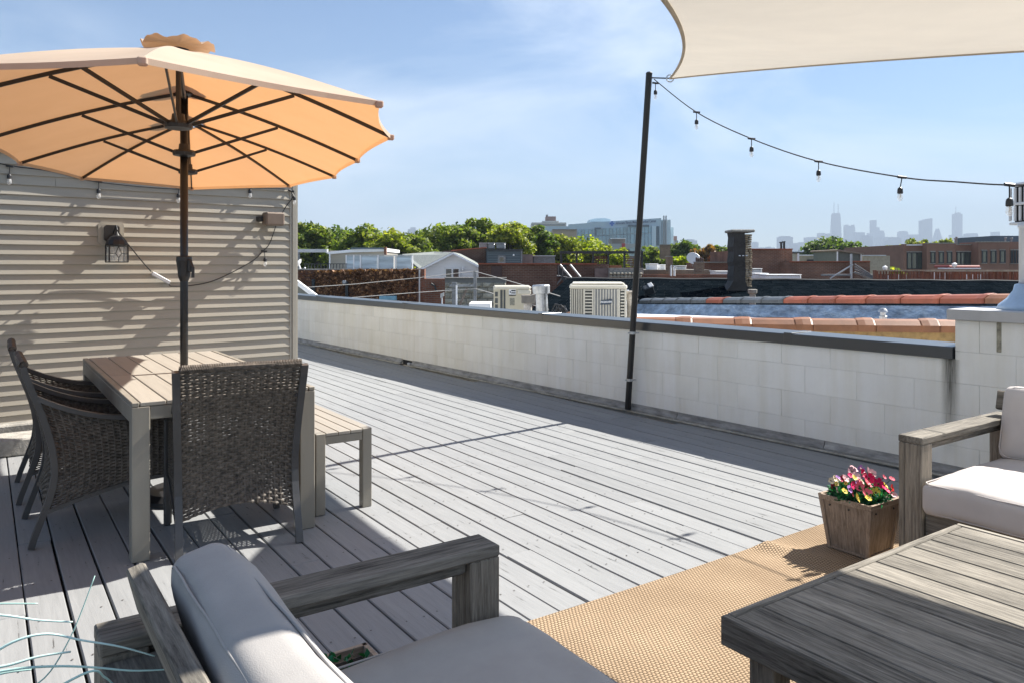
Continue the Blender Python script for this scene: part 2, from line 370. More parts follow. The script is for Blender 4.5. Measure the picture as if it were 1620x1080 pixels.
# ---- ground, far below, out to the horizon
g = MB(); g.grid(lambda a, b: (-9000 + 18000*a, -1500 + 10500*b, -9.0), 8, 8)
go = part("ground", g, mat("far_ground", (.09,.095,.085), rough=.95, var=.4, scale=.01, world=True, bump=0, rv=0), kind='structure', fixn=False)

# ---- deck of single boards
deck = thing("deck", None, None, (0,0,0), TH, kind='structure')
BW = .1455; gap = .0075
def deck_limits(lx):
    lo = -2.6
    if lx > 2.55: hi = 16.2
    else: hi = 7.47
    if lx > 4.62: hi = min(hi, 2.44 + (5.20 - lx) / .53 * 11.11)
    return lo, hi
protos = {}
row = 0; lx = -1.6
while lx < 5.2:
    lo, hi = deck_limits(lx + BW); pos = lo - rnd.uniform(0, 2.5)
    if hi - lo < .5: break
    while pos < hi:
        ln = rnd.choice([3.66, 4.27, 4.88, 3.05]); a = max(pos, lo); b = min(pos + ln, hi); pos += ln
        if b - a < .05: continue
        if hi - b < .3: b = hi; pos = hi
        w = BW - gap * rnd.choice([.8, 1, 1, 1.35]); mb = MB(); dz = rnd.uniform(-.0012, .0012); L_ = b - a - .003
        key = round(L_, 2)
        mb.cbox((0, 0, -.026), (w, L_, 0), .0035)
        o = part("deck_board", mb, M_deck, deck, fixn=False, loc=(lx, a, dz), rot=(rnd.uniform(-.0006,.0006), rnd.uniform(-.006,.006), rnd.uniform(-.0003,.0003)))
    lx += BW; row += 1
mb = MB(); mb.box((-6, -3.2, -.06), (5.45, 17, -.045)); part("deck_underlay", mb, M_under, deck, kind='structure')
# nail heads, two per joist on every board (too small to pick apart)
mb = MB(); nx = -1.6
for i in range(47):
    lo, hi = deck_limits(nx + BW)
    y0 = 0.2
    while y0 < min(hi, 9):
        for q in (.03, .108):
            if rnd.random() < .82:
                cx, cy = nx + q + rnd.uniform(-.008,.008), y0 + rnd.uniform(-.012,.012); s = .0034
                mb.add([(cx-s,cy-s*1.3,.0022),(cx+s,cy-s,.0022),(cx+s*.8,cy+s,.0022),(cx-s,cy+s*1.1,.0022)], [(0,1,2,3)])
        y0 += .41
    nx += BW
part("nail_holes", mb, mat("rusty_nail", (.06,.05,.045), bump=0), deck, kind='stuff', fixn=False)

# ---- own roof/building body under the deck
mb = MB(); mb.box((-7, -6, -9.0), (5.7, 18, -.065)); single("building", mb, M_mort, "pale masonry building body that carries the whole roof deck", "building", at=(0,0,0), rz=TH, world=False)

# ---- block parapet wall on the right
W0 = Vector((2.875, 4.963, 0)); WA = math.atan2(.795, -.607)
wall = thing("parapet_wall", "white painted concrete block parapet with dark metal cap along the deck", "wall", W0, WA)
def WW(t, y, z): return XF[wall.name] @ Vector((t, y, z))
mb = MB(); mb.box((.004, -.215, -.3), (14.6, -.004, .765)); mb.box((-5, -.215, -.3), (0, -.004, 1.02)); part("core", mb, M_mort, wall)
def block(t0, t1, z0, z1):
    mb = MB(); c = .0016; mb.cbox((t0 + .0009, -.03, z0 + .0009), (t1 - .0009, rnd.uniform(-.0012, .001), z1 - .0009), c); part("block", mb, M_cmu, wall, fixn=False)
for k in range(5):
    z0 = k * .205; z1 = min(z0 + .205, 1.02 if k == 4 else 9)
    t = -5 + (.2 if k % 2 else 0) - .005
    t_end = 14.6
    while t < t_end:
        t2 = t + .405
        if z0 >= .77 and t >= 0: break
        a, b, zz = max(t, -5), t2, z1
        if z0 < .77 < z1 and b > 0:
            if a < 0: block(a, 0, z0, z1); a = 0
            zz = .768
        elif z0 >= .77 and b > 0: b = 0
        if b - a > .03 and zz - z0 > .02: block(a, min(b, t_end), z0, zz)
        t = t2
# cap pieces
ts = [0.006, 1.2, 4.2, 7.2, 10.2, 14.6]
for a, b in zip(ts, ts[1:]):
    mb = MB(); z = .772
    poly = [(a+.002, .024, z), (a+.002, .024, z+.070), (a+.002, .018, z+.076), (a+.002, -.24, z+.082), (a+.002, -.246, z+.078), (a+.002, -.246, z), (a+.002, -.24, z-.004), (a+.002,.018,z-.004)]
    mb.prism(poly, (b - a - .004, 0, 0)); part("metal_cap", mb, M_cap, wall)
    if b < 14: mb = MB(); mb.cbox((b-.035, -.25, z+.002), (b+.035, .0262, z+.0845), .002); part("cap_joint", mb, M_cap, wall)
mb = MB(); mb.cbox((-5, -.30, 1.022), (.035, .045, 1.09), .004); part("cap_stone", mb, mat("pier_cap_metal", (.44,.44,.44), rough=.6, var=.1, bump=.3, rv=0), wall)
# drip stain strip under the pier cap: rusty caulk in the joint
mb = MB(); mb.cbox((-.27, -.01, .835), (-.243, .004, 1.021), .002); part("caulked_joint", mb, mat("old_caulk", (.25,.235,.18), var=.5, scale=40), wall)
# grime streak: thin dirty film on the wall below the cap end
M_stain = mat("grime", (.13,.125,.105), rough=.9, var=.3, scale=8)
tt = M_stain.node_tree; bs = tt.nodes['Principled BSDF']; tcx = N(tt, 'ShaderNodeTexCoord'); sx = N(tt, 'ShaderNodeSeparateXYZ'); tt.links.new(tcx.outputs['Generated'], sx.inputs[0])
nz = N(tt, 'ShaderNodeTexNoise'); nz.inputs['Scale'].default_value = 14; mpz = N(tt, 'ShaderNodeMapping'); mpz.inputs['Scale'].default_value = (2.2, 1, .35); tt.links.new(tcx.outputs['Generated'], mpz.inputs[0]); tt.links.new(mpz.outputs[0], nz.inputs[0])
f1 = N(tt, 'ShaderNodeMath', operation='PINGPONG'); f1.inputs[1].default_value = .5; tt.links.new(sx.outputs[0], f1.inputs[0])
f2 = N(tt, 'ShaderNodeMath', operation='MULTIPLY'); f2.inputs[1].default_value = 2.6; tt.links.new(f1.outputs[0], f2.inputs[0])
f3 = N(tt, 'ShaderNodeMath', operation='MULTIPLY'); tt.links.new(f2.outputs[0], f3.inputs[0]); tt.links.new(sx.outputs[2], f3.inputs[1])
f4 = N(tt, 'ShaderNodeMath', operation='MULTIPLY'); tt.links.new(f3.outputs[0], f4.inputs[0]); tt.links.new(nz.outputs[0], f4.inputs[1])
f5 = N(tt, 'ShaderNodeMath', operation='MULTIPLY'); f5.inputs[1].default_value = 1.25; f5.use_clamp = True; tt.links.new(f4.outputs[0], f5.inputs[0]); tt.links.new(f5.outputs[0], bs.inputs['Alpha'])
mb = MB(); mb.add([(-.035, .0035, .12), (.09, .0035, .12), (.09, .0035, .768), (-.035, .0035, .768)], [(0,1,2,3)]); part("grime_streak", mb, M_stain, wall, fixn=False)
# base flashing with a scupper gap
for a, b in ((-5, -2), (-2, .9), (.9, 2.3), (2.3, 4.1), (4.1, 5.6), (5.6, 6.98), (7.26, 10.2), (10.2, 14.6)):
    mb = MB(); mb.prism([(a+.003, .001, .078), (a+.003, .012, .078), (a+.003, .016, .052), (a+.003, .036, .030), (a+.003, .036, .004), (a+.003, .001, .004)], (b - a - .006, 0, 0))
    part("base_flashing", mb, M_trim, wall)
for a, b in ((-5, 1.7), (1.7, 6.98), (7.26, 14.6)):
    mb = MB(); mb.cbox((a, .037, .002), (b - .004, .058, .016), .003); part("edge_strip", mb, mat("pale_strip", (.34,.33,.29), var=.4, scale=9), wall)
mb = MB(); mb.cbox((6.99, .001, .002), (7.25, .006, .07), .001); part("scupper_opening", mb, M_under, wall)
mb = MB(); mb.cbox((6.99, .008, .002), (7.06, .05, .045), .006); part("scupper_lip", mb, M_lightmetal, wall)

# ---- vinyl sided house wall on the left
H0 = LW(2.554, 7.42); HA = TH + R(4.0)
house = thing("house", "tan vinyl sided penthouse wall behind the dining table", "building", H0, HA)
mb = MB(); mb.box((-6, .001, .0), (-.001, 6, 2.26)); part("wall", mb, M_siding, house)
EXPO = .0795; D = .015; z0 = .03
for k in range(28):
    a = z0 + k * EXPO; b = a + EXPO
    segs = [(-6, -.075)]
    if k == 25: segs = [(-6, -2.07), (-2.067, -.075)]
    if k == 3: segs = [(-6, -2.62), (-2.617, -.075)]
    for (x0, x1) in segs:
        mb = MB(); yy = 0.
        poly = [(x0, -.001, b + .004), (x0, -.0012, b + .004), (x0, -.0014, b - .002), (x0, -D, a + .0025), (x0, -D - .0002, a), (x0, -.0018, a - .0008), (x0, -.001, a)]
        mb.prism(poly, (x1 - x0, 0, 0)); part("siding_board", mb, M_siding, house)
M_corner = mat("tan_corner_trim", (.36,.335,.28), rough=.5, var=.06, bump=.1, rv=0)
for (x0, x1, d) in ((-.078, -.060, .016), (-.060, -.052, .010), (-.052, -.010, .019), (-.010, .004, .014)):
    mb = MB(); mb.cbox((x0, -d, .0), (x1 - .0005, 0.0005, 2.262), .0015); part("corner_trim", mb, M_corner, house)
mb = MB(); mb.cbox((-6, -.05, 2.264), (.03, 6, 2.315), .004); part("roof_coping", mb, M_lightmetal, house)
for (cx_, cy_, w_, lb_) in ((18, 5.62, .30, "front rough concrete block of the pair by the siding at the left edge"), (-8, 6.02, .36, "rear rough concrete block of the pair, against the siding at the left edge")):
    mb = MB(); mb.cbox((-w_, -.15, 0.001), (w_, .15, .125 if cy_ < 6 else .135), .012)
    single("paver", mb, M_conc, lb_, "concrete block", at=(PX(cx_, cy_), cy_, .002), rz=TH, world=False)

# wall lantern with its mounting plate
LY = 6.0
def HW(x, y, z): return XF[house.name] @ Vector((x, y, z))
def hx(u):   # local x on the siding plane seen at photo column u
    k = (u - CX) / F; t = (k * H0.y - H0.x) / (math.cos(HA) - k * math.sin(HA)); return t
def hz(u, v): p = HW(hx(u), 0, 0); return PZ(v, p.y)
lan = thing("wall_lantern", "black carriage lantern with a diamond leaded pane mounted on the tan siding", "wall lamp", HW(hx(175), 0, hz(175, 370)), HA); lan.scale = (1.13,)*3
def octa(w, h, c, y0, y1, z=0): return [(-w+c, y0, -h+z), (w-c, y0, -h+z), (w, y0, -h+c+z), (w, y0, h-c+z), (w-c, y0, h+z), (-w+c, y0, h+z), (-w, y0, h-c+z), (-w, y0, -h+c+z)]
mb = MB(); mb.prism(octa(.088, .088, .02, -.008, 0), (0, -.012, 0)); mb.prism(octa(.062, .066, .012, -.02, 0), (0, -.012, 0)); part("mounting_plate", mb, M_corner, lan)
mb = MB(); mb.prism(octa(.052, .062, .015, -.032, 0, .0), (.0, -.014, 0)); part("back_plate", mb, M_black, lan)
mb = MB(); mb.tube([(.012,-.04,.0), (.012,-.085,.03), (.012,-.13,.055), (.012,-.15,.03)], .006); mb.lathe([(.004,.055),(.009,.045),(.004,.03),(.013,.012),(.02,.0)], 10, Matrix.Translation((.012,-.15,-.02))); part("bracket", mb, M_black, lan)
lm = Matrix.Translation((.012, -.15, 0))
mb = MB(); mb.lathe([(.018,-.018),(.045,-.03),(.066,-.055),(.078,-.085),(.075,-.09)], 12, lm); part("lamp_hood", mb, M_black, lan)
mb = MB()
for (sx_, sy_) in ((-1,-1),(1,-1),(1,1),(-1,1)):
    mb.cbox((.012+sx_*.062-.005, -.15+sy_*.062-.005, -.215), (.012+sx_*.062+.005, -.15+sy_*.062+.005, -.088), .001)
for z in (-.215, -.097):
    for sy_ in (-1, 1): mb.cbox((-.05,-.15+sy_*.062-.004,z-.004), (.074,-.15+sy_*.062+.004,z+.004), .001)
    for sx_ in (-1, 1): mb.cbox((.012+sx_*.062-.004,-.212,z-.004), (.012+sx_*.062+.004,-.088,z+.004), .001)
for f in (Matrix.Translation((.012,-.15,-.153)), Matrix.Translation((.012,-.15,-.153)) @ Matrix.Rotation(R(90),4,'Z')):
    for a, b in (((0,.055),(.02,.0)), ((.02,0),(0,-.03)), ((0,-.03),(-.02,0)), ((-.02,0),(0,.055)), ((0,-.03),(0,-.06)), ((.02,0),(.06,0)), ((-.02,0),(-.06,0))):
        mb.tube([f @ Vector((a[0],-.062,a[1])), f @ Vector((b[0],-.062,b[1]))], .003, 4)
part("cage", mb, M_black, lan, kind='stuff')
mb = MB(); mb.box((.012-.058,-.208,-.212), (.012+.058,-.092,-.095)); part("glass_panes", mb, glass("lantern_glass", (.8,.82,.8), .1, .25), lan)
mb = MB(); mb.lathe([(.004,-.05),(.012,-.035),(.02,.0),(.012,.03),(.012,.05)], 12, Matrix.Translation((.012,-.15,-.15))); part("bulb", mb, mat("milky_bulb", (.75,.73,.68), rough=.2, bump=0), lan, smooth=True)

# motion-sensor like flood box
sp = thing("speaker", "small brown box speaker on a bracket high on the siding near the corner", "speaker", HW(hx(424), 0, hz(424, 348)), HA); sp.scale = (1.13,)*3
mb = MB(); mb.cbox((-.075, -.16, -.055), (.085, -.05, .055), .012); part("cabinet", mb, mat("brown_plastic", (.16,.115,.085), rough=.55, bump=.1), sp)
mb = MB(); mb.cbox((-.105, -.09, -.022), (-.07, -.0, .022), .004); part("bracket", mb, M_black, sp)

# ---- string lights
def string_light(name_label, wire_pts, bulbs, r=.0045, group=None, sc=1.0):
    t = thing("string_light", name_label, "string light", wire_pts[0])
    mb = MB(); pts = []
    W = [Vector(p) for p in wire_pts]
    for i in range(len(W) - 1):                       # smooth (Catmull-Rom)
        p0, p1, p2, p3 = W[max(i-1,0)], W[i], W[i+1], W[min(i+2,len(W)-1)]
        for k in range(6):
            s = k / 6; pts.append(.5*((2*p1) + (p2-p0)*s + (2*p0-5*p1+4*p2-p3)*s*s + (-p0+3*p1-3*p2+p3)*s**3))
    pts.append(W[-1]); mb.tube(pts, r, 6); part("wire", mb, M_black, t, world=True, smooth=True)
    for (p, dr, k) in bulbs:
        p = Vector(p); k *= sc; mb = MB(); d = Vector((dr, 0, 0))
        mb.tube([p + Vector((-.028,0,.004)), p, p + Vector((.028,0,-.002))], .0085*k, 6)
        mb.tube([p, p + d*.3 + Vector((0,0,-.02*k)), p + d + Vector((0,0,-.065*k))], .0035*k, 6)
        mb.lathe([(.006*k,0),(.0125*k,-.006*k),(.0155*k,-.014*k),(.0165*k,-.036*k),(.013*k,-.040*k)], 12, Matrix.Translation(p + d + Vector((0,0,-.06*k))))
        so_ = part("socket", mb, M_black, t, world=True, smooth=False)
        q = p + d + Vector((0,0,-.098*k)); mb = MB()
        mb.lathe([(.013*k,0),(.0145*k,-.012*k),(.0165*k,-.022*k),(.0155*k,-.034*k),(.010*k,-.044*k),(.002*k,-.048*k)], 14, Matrix.Translation(q))
        part("bulb", mb, M_glassb, so_, world=True, smooth=True)
        mb = MB(); mb.tube([q + Vector((0,0,-.002)), q + Vector((.003*k,0,-.016*k)), q + Vector((-.003*k,0,-.03*k))], .0028*k, 5); part("filament", mb, mat("filament", (.6,.55,.45), rough=.3, bump=0), so_, world=True)
    return t
PT = Vector((1.21, 6.75, 3.06))
w1 = [P(1035,126,6.72), P(1102,178,6.32), P(1189,220,5.9), P(1295,256,5.42), P(1427,281,4.87), P(1510,288,4.58), P(1592,293,4.3), P(1700,292,4.0)]
string_light("black cord of clear bulbs swagging from the leaning pole to the white louvred vent", w1,
    [(P(1037,132,6.7), 0, 1), (P(1102,178,6.32), 0, 1), (P(1189,220,5.9), 0, 1), (P(1295,256,5.42), 0, 1), (P(1427,281,4.87), -.012, 1.05), (P(1597,293,4.28), 0, 1.2)])
def S(u, v, off=.03): return HW(hx(u), -off, hz(u, v))
w2 = [S(-60,246), S(15,263), S(80,272), S(155,289), S(281,300), S(394,298), S(461,303), S(449,330), S(437,352), S(425,385), S(414,398), S(395,415), S(340,443), S(300,452), S(268,453)]
string_light("black cord of clear bulbs along the tan siding, looping down to the lantern", w2,
    [(S(15,264), -.005, 1), (S(155,288), 0, 1), (S(281,296), 0, 1), (S(394,290), 0, 1), (S(459,303), .03, .9), (S(416,398), .01, 1)])
ad = thing("power_adapter", "flat grey power adapter hanging on the cord between lantern and pole", "adapter", S(252, 440, .05), HA)
mb = MB(); Mr = Matrix.Rotation(R(31), 4, 'Y'); mb.cbox((-.085, -.012, -.016), (.085, .012, .016), .004, Mr); part("case", mb, mat("grey_case", (.42,.42,.43), rough=.35, bump=0), ad)
mb = MB(); mb.tube([S(268,453), S(262,446,.05)], .0045, 6); mb.tube([S(237,430,.05), S(225,417,.05), S(205,393,.06), S(192,378,.07), S(184,368,.08)], .005, 6); part("cord", mb, M_black, ad, world=True)

# ---- leaning pole strapped to the parapet
PB = Vector((1.090, 7.205, .03))
pole = thing("pole", "tall dark steel pole leaning out from the parapet and holding the sail rope", "pole", PB)
mb = MB(); mb.tube([PB, PB + (PT - PB) * .3, PT], .0285, 14); part("tube", mb, M_pole, pole, world=True, smooth=False)
for z in (.75, .31):
    c = PB + (PT - PB) * ((z - PB.z) / (PT.z - PB.z)); mb = MB(); mb.lathe([(.0305,-.012),(.033,-.012),(.033,.012),(.0305,.012)], 16, Matrix.Translation(c))
    mb.tube([c + Vector((-.045,-.02,0)), c + Vector((.06,.01,0))], .006, 6); part("clamp", mb, M_steel, pole, world=True)
mb = MB(); mb.lathe([(.005,.0),(.0285,0),(.03,.01),(.02,.02),(.004,.02)], 14, Matrix.Translation(PT)); part("cap", mb, M_black, pole, world=True)

# ---- shade sail
kx, ky = math.cos(R(SUN_AZ)) / math.tan(R(SUN_EL)), math.sin(R(SUN_AZ)) / math.tan(R(SUN_EL))
C1 = P(1060, 124.5, 6.3); C2 = Vector((1.80, .80, 0)) + Vector((kx, ky, 1)) * 2.0; C4 = Vector((.33, 1.85, 2.06)); C3 = Vector((.85, .15, 0)) + Vector((kx, ky, 1)) * 2.35
def edge(a, b, sag):
    return lambda t: a.lerp(b, t) + Vector(sag) * (4*t*(1-t))
E_top = edge(C1, C2, (-.10, -.10, .01)); E_left = edge(C1, C4, (.10, 0, .04)); E_bot = edge(C4, C3, (.0, .24, .03)); E_right = edge(C2, C3, (-.12, .05, 0))
def sailf(u, v):        # u along C1->C2, v along C1->C4
    a = E_top(u)*(1-v) + E_bot(u)*v; b = E_left(v)*(1-u) + E_right(v)*u
    c = (C1*(1-u) + C2*u)*(1-v) + (C4*(1-u) + C3*u)*v
    p = a + b - c
    p.z += .012*math.sin(9*u + 5*v)*math.sin(math.pi*u)*math.sin(math.pi*v) - .10*math.sin(math.pi*u)*math.sin(math.pi*v)
    return p
sail = thing("shade_sail", "large cream woven shade sail stretched overhead above the seating", "shade sail", C1)
mb = MB(); mb.grid(sailf, 40, 40); part("fabric", mb, M_sail, sail, world=True, smooth=True, fixn=False)
for e in (E_top, E_left, E_bot, E_right):
    mb = MB(); mb.tube([e(i/30) for i in range(31)], .009, 6); part("hem", mb, cloth("hem_cloth", (.55,.49,.40), (.7,.6,.45), trans=.25), sail, world=True, smooth=True)
mb = MB(); mb.tube([C1 + Vector((.01,0,0)), PT + Vector((0,0,-.03))], .006, 6); part("rope", mb, M_black, sail, world=True)
mb = MB(); mb.tube([C1 + Vector((.03*math.cos(a/5*math.pi), .0, .03*math.sin(a/5*math.pi))) for a in range(11)], .005, 6); part("corner_ring", mb, M_steel, sail, world=True)
for C_, T_, nm in ((C2, Vector((5.3, 1.2, 2.3)), "r"), (C3, Vector((3.6, -1.6, 2.6)), "r"), (C4, Vector((-1.6, -1.7, 2.5)), "r")):
    mb = MB(); mb.tube([C_, T_], .006, 6); part("rope", mb, M_black, sail, world=True)
for (pp, lb) in ((Vector((5.35, 1.2, 0)), "dark sail post right of the coffee table, out on the deck edge"), (Vector((3.6, -1.63, 0)), "dark sail post behind the right hand sofa"), (Vector((-1.63, -1.72, 0)), "dark sail post behind the camera on the left")):
    mb = MB(); mb.tube([pp, pp + Vector((0,0,2.65))], .03, 12); single("post", mb, M_pole, lb, "post", at=pp)

# ---- white louvred vent on a post, standing on the tall wall end
VP_ = Vector((3.50, 4.90, 1.09)); VM = Matrix.Translation((-.16, 0, 0))
vent = thing("roof_vent", "white louvred vent box on a round post with a flared blue grey base", "roof vent", VP_, R(8))
M_vent = mat("vent_white", (.66,.68,.70), rough=.4, var=.06, bump=.05, rv=0)
M_bluemet = mat("blue_grey_flashing", (.33,.45,.60), rough=.45, var=.25, scale=3, bump=.25, bscale=8, bdist=.01)
mb = MB(); mb.lathe([(.22,0),(.205,.03),(.16,.07),(.125,.12),(.115,.16),(.1,.165)], 24, VM); part("flared_base", mb, M_bluemet, vent, smooth=True)
mb = MB(); mb.lathe([(.092,.16),(.092,.52),(.098,.525),(.098,.55),(.085,.55)], 24, VM); part("duct", mb, M_vent, vent, smooth=True)
mb = MB(); mb.cbox((-.19,-.15,.548), (.34,.19,.566), .006); mb.cbox((-.19,-.15,.80), (.34,.19,.824), .012); mb.lathe([(.17,.824),(.15,.84),(.05,.85)], 20, Matrix.Translation((.075,.02,0)))
mb.cbox((-.184,-.144,.566), (.334,-.136,.80), .001) if False else None
part("housing", mb, M_vent, vent)
mb = MB(); mb.box((-.165,-.125,.567), (.315,.165,.799)); part("dark_interior", mb, M_under, vent)
mb = MB()
for side in range(2):
    for rz_ in (.574, .694):
        n = 13 if side == 0 else 8
        for i in range(n + 1):
            if side == 0: x = -.185 + i*.52/n; mb.cbox((x-.0085,-.147,rz_), (x+.0085,-.134,rz_+.098), .002)
            else: y = -.145 + i*.33/n; mb.cbox((-.187,y-.0085,rz_), (-.174,y+.0085,rz_+.098), .002)
mb.cbox((-.187,-.148,.676), (.337,-.133,.694), .002); mb.cbox((-.1875,-.148,.676), (-.173,.187,.694), .002)
mb.cbox((-.187,-.148,.566), (.337,-.133,.574), .001); mb.cbox((-.187,-.148,.792), (.337,-.133,.80), .001)
for x in (-.185, -.06, .075, .2, .33): mb.cbox((x-.012,-.1485,.566), (x+.012,-.1325,.80), .002)
part("louvre_grille", mb, M_vent, vent, kind='stuff')
# ---------------------------------------------------------------- dining set
def weave(mb, Fn, rows, cols, w=.0072, amp=.0052, sub=2, hw=.0085):
    """woven panel: Fn(s,t)->(point, normal); thin rods up, strands across passing in front and behind"""
    stp = cols * sub
    for i in range(rows):
        t = (i + .5) / rows; sg = 1 if i % 2 else -1; b = len(mb.v)
        for k in range(stp + 1):
            s = k / stp; p, n = Fn(s, t); p2, _ = Fn(s, min(t + .01, 1.)); up = (p2 - p)
            if up.length < 1e-6: p2, _ = Fn(s, t - .01); up = (p - p2)
            up.normalize(); off = sg * amp * math.cos(math.pi * k / sub)
            jit = rnd.uniform(-.0006, .0006)
            q = p + n * off + up * jit
            hh = w * (.80 if k % sub else 1.0)
            mb.v += [tuple(q + up*hh), tuple(q + n*w*.30), tuple(q - up*hh), tuple(q - n*w*.30)]
        for k in range(stp):
            for c in range(4): mb.f.append((b+k*4+c, b+k*4+(c+1) % 4, b+(k+1)*4+(c+1) % 4, b+(k+1)*4+c))
    for j in range(cols + 1):
        s = j / cols; mb.tube([Fn(s, q/10)[0] for q in range(11)], .0055, 4)
def interp(tab, z):
    for (a, b) in zip(tab, tab[1:]):
        if (a[0] - z) * (b[0] - z) <= 0 and a[0] != b[0]:
            k = (z - a[0]) / (b[0] - a[0]); return a[1] + (b[1] - a[1]) * k
    return tab[-1][1] if abs(z - tab[-1][0]) < abs(z - tab[0][0]) else tab[0][1]
POST = [(.885,-.352),(.82,-.330),(.74,-.302),(.66,-.274),(.58,-.250),(.50,-.231),(.42,-.218),(.34,-.214),(.26,-.226),(.17,-.258),(.08,-.290),(0,-.318)]   # (z, y)
def smooth_post(z):
    return sum(interp(POST, max(0, min(.885, z + d))) for d in (-.03, 0, .03)) / 3
XW = [(.885,.292),(.6,.280),(.4,.272),(.2,.272),(0,.275)]
def make_chair(label, group):
    r = thing("wicker_armchair", label, "chair", (0,0,0), 0, group)
    for sx in (-1, 1):
        mb = MB(); pts = [(sx*interp(XW, z), smooth_post(z), z) for z in [0,.05,.1,.16,.22,.28,.34,.4,.46,.52,.58,.64,.7,.76,.82,.885]]
        mb.ribbon(pts, (1,0,0), .034, .028); part("rear_post", mb, M_frame, r)
        mb = MB(); ap = []
        for k in range(13):
            s = k/12; y = smooth_post(.74) + (.27 - smooth_post(.74))*s; z = .735 - .155*(1-(1-s)**2.3) + .012*s**4; ap.append((sx*.281, y, z))
        ap += [(sx*.281, .292, .585), (sx*.281, .300, .565)]
        mb.ribbon(ap, (1,0,0), .042, .022); part("arm", mb, M_frame, r)
        mb = MB(); mb.cbox((sx*.281-.018, .282, 0), (sx*.281+.018, .312, .562), .004); part("front_leg", mb, M_frame, r)
        mb = MB(); lp = []
        for k in range(9):
            s = k/8; lp.append((sx*.279, smooth_post(.17) + (.285 - smooth_post(.17))*s, .165 + .10*math.sin(s*math.pi/2)))
        mb.ribbon(lp, (1,0,0), .022, .018); part("lower_rail", mb, M_frame, r)
        def fs(s, t, sx=sx):
            y1 = .288; zb0 = .175 + .10*math.sin(s*math.pi/2)
            y_top = smooth_post(.74); sy = s
            # height of arm above this y
            zt = .735 - .155*(1-(1-s)**2.3) - .01
            z = zb0 + (zt - zb0)*t; y0 = smooth_post(z); y = y0 + .015 + (y1 - y0 - .02)*s
            k = (y - y_top)/(.27 - y_top); k = max(0, min(1, k)); zt2 = .722 - .155*(1-(1-k)**2.3)
            z = zb0 + (zt2 - zb0)*t
            y0 = smooth_post(z); y = y0 + .015 + (y1 - y0 - .02)*s
            return Vector((sx*.279, y, z)), Vector((sx, 0, 0))
        mb = MB(); weave(mb, fs, 40, 17, w=.0056, amp=.0042); part("woven_side", mb, M_wick, r, kind='stuff', fixn=False)
    def fb(s, t):
        zb = .165 + .05*math.sin(s*math.pi); z = zb + (.90 - zb)*t; zz = min(z, .885); xw = interp(XW, zz) - .016
        x = -xw + 2*xw*s; y = smooth_post(zz) - .012*math.sin(s*math.pi)
        return Vector((x, y, z)), Vector((0, -1, 0))
    mb = MB(); weave(mb, fb, 50, 18, w=.0084, amp=.0046); part("woven_back", mb, M_wick, r, kind='stuff', fixn=False)
    mb = MB(); mb.tube([(-.278 + .556*k/12, smooth_post(.885) - .012*math.sin(k/12*math.pi) + .008, .892) for k in range(13)], .017, 8)
    for k in range(74):        # wrapped strands on the top rail
        x = -.27 + .54*k/73; mb.tube([(x + .006*math.sin(a), smooth_post(.885) + .004 + .0185*math.cos(a), .892 + .0185*math.sin(a)) for a in [i*math.pi/4 for i in range(9)]], .0042, 4)
    part("top_rail", mb, M_wick, r, kind='stuff')
    def fz(s, t): return Vector((-.26 + .52*s, -.20 + .48*t, .405 - .012*math.sin(math.pi*s)*math.sin(math.pi*t))), Vector((0,0,1))
    mb = MB(); weave(mb, fz, 26, 14); part("woven_seat", mb, M_wick, r, kind='stuff', fixn=False)
    mb = MB(); mb.cbox((-.262, .27, .385), (.262, .295, .415), .004); part("seat_rail", mb, M_frame, r)
    return r
c1 = make_chair("wicker armchair at the near end of the dining table, its back towards us", "wicker armchairs round the dining table")
c1.location = (-1.445, 3.945, .003); c1.rotation_euler = (0, 0, R(28))
for (lx_, ly_, lb, dr) in ((.505, 4.65, "dark wicker armchair on the left of the table, the one nearer to us", .5), (.49, 5.50, "dark wicker armchair on the left of the table, farther, next to the siding", -1)):
    c = copy_tree(c1); c['label'] = lb; c.location = LW(lx_, ly_, .003); c.rotation_euler = (0, 0, TH - R(90) + R(dr))

tb = thing("dining_table", "long taupe slatted metal dining table with the parasol pole through its middle", "table", LW(1.0, 4.93, .002), TH)
W2, L2, HT = .435, 1.04, .74
for sx in (-1, 1):
    for sy in (-1, 1):
        mb = MB(); x0, x1 = sorted((sx*W2, sx*(W2-.078))); y0, y1 = sorted((sy*L2, sy*(L2-.078)))
        mb.cbox((x0, y0, 0), (x1, y1, HT-.022), .003); part("leg", mb, M_taupe, tb)
    mb = MB(); x0, x1 = sorted((sx*W2, sx*(W2-.030))); mb.cbox((x0, -L2+.0785, HT-.10), (x1, L2-.0785, HT-.0225), .003); part("apron", mb, M_taupe, tb)
    mb = MB(); x0, x1 = sorted((sx*W2, sx*(W2-.032))); mb.cbox((x0, -L2, HT-.0215), (x1, L2, HT), .003); part("side_rail", mb, M_taupe, tb)
for sy in (-1, 1):
    mb = MB(); y0, y1 = sorted((sy*(L2-.004), sy*(L2-.034))); mb.cbox((-W2+.0785, y0, HT-.085), (W2-.0785, y1, HT-.0225), .003); part("apron", mb, M_taupe, tb)
ns = 7; sw = (2*W2 - .068) / ns
for half in (-1, 1):
    for i in range(ns):
        x0 = -W2 + .034 + i*sw; y0, y1 = (-L2+.001, -.014) if half < 0 else (.014, L2-.001)
        mb = MB()
        if i == 3 and half > 0: y0 = .034
        if i == 3 and half < 0: y1 = -.034
        mb.cbox((x0+.0022, y0, HT-.0205), (x0+sw-.0022, y1, HT-.001), .003); part("slat", mb, M_tabletop, tb)
mb = MB(); mb.cbox((-W2+.034, -.0125, HT-.0205), (-.036, .0125, HT-.001), .002); part("cross_slat", mb, M_tabletop, tb)
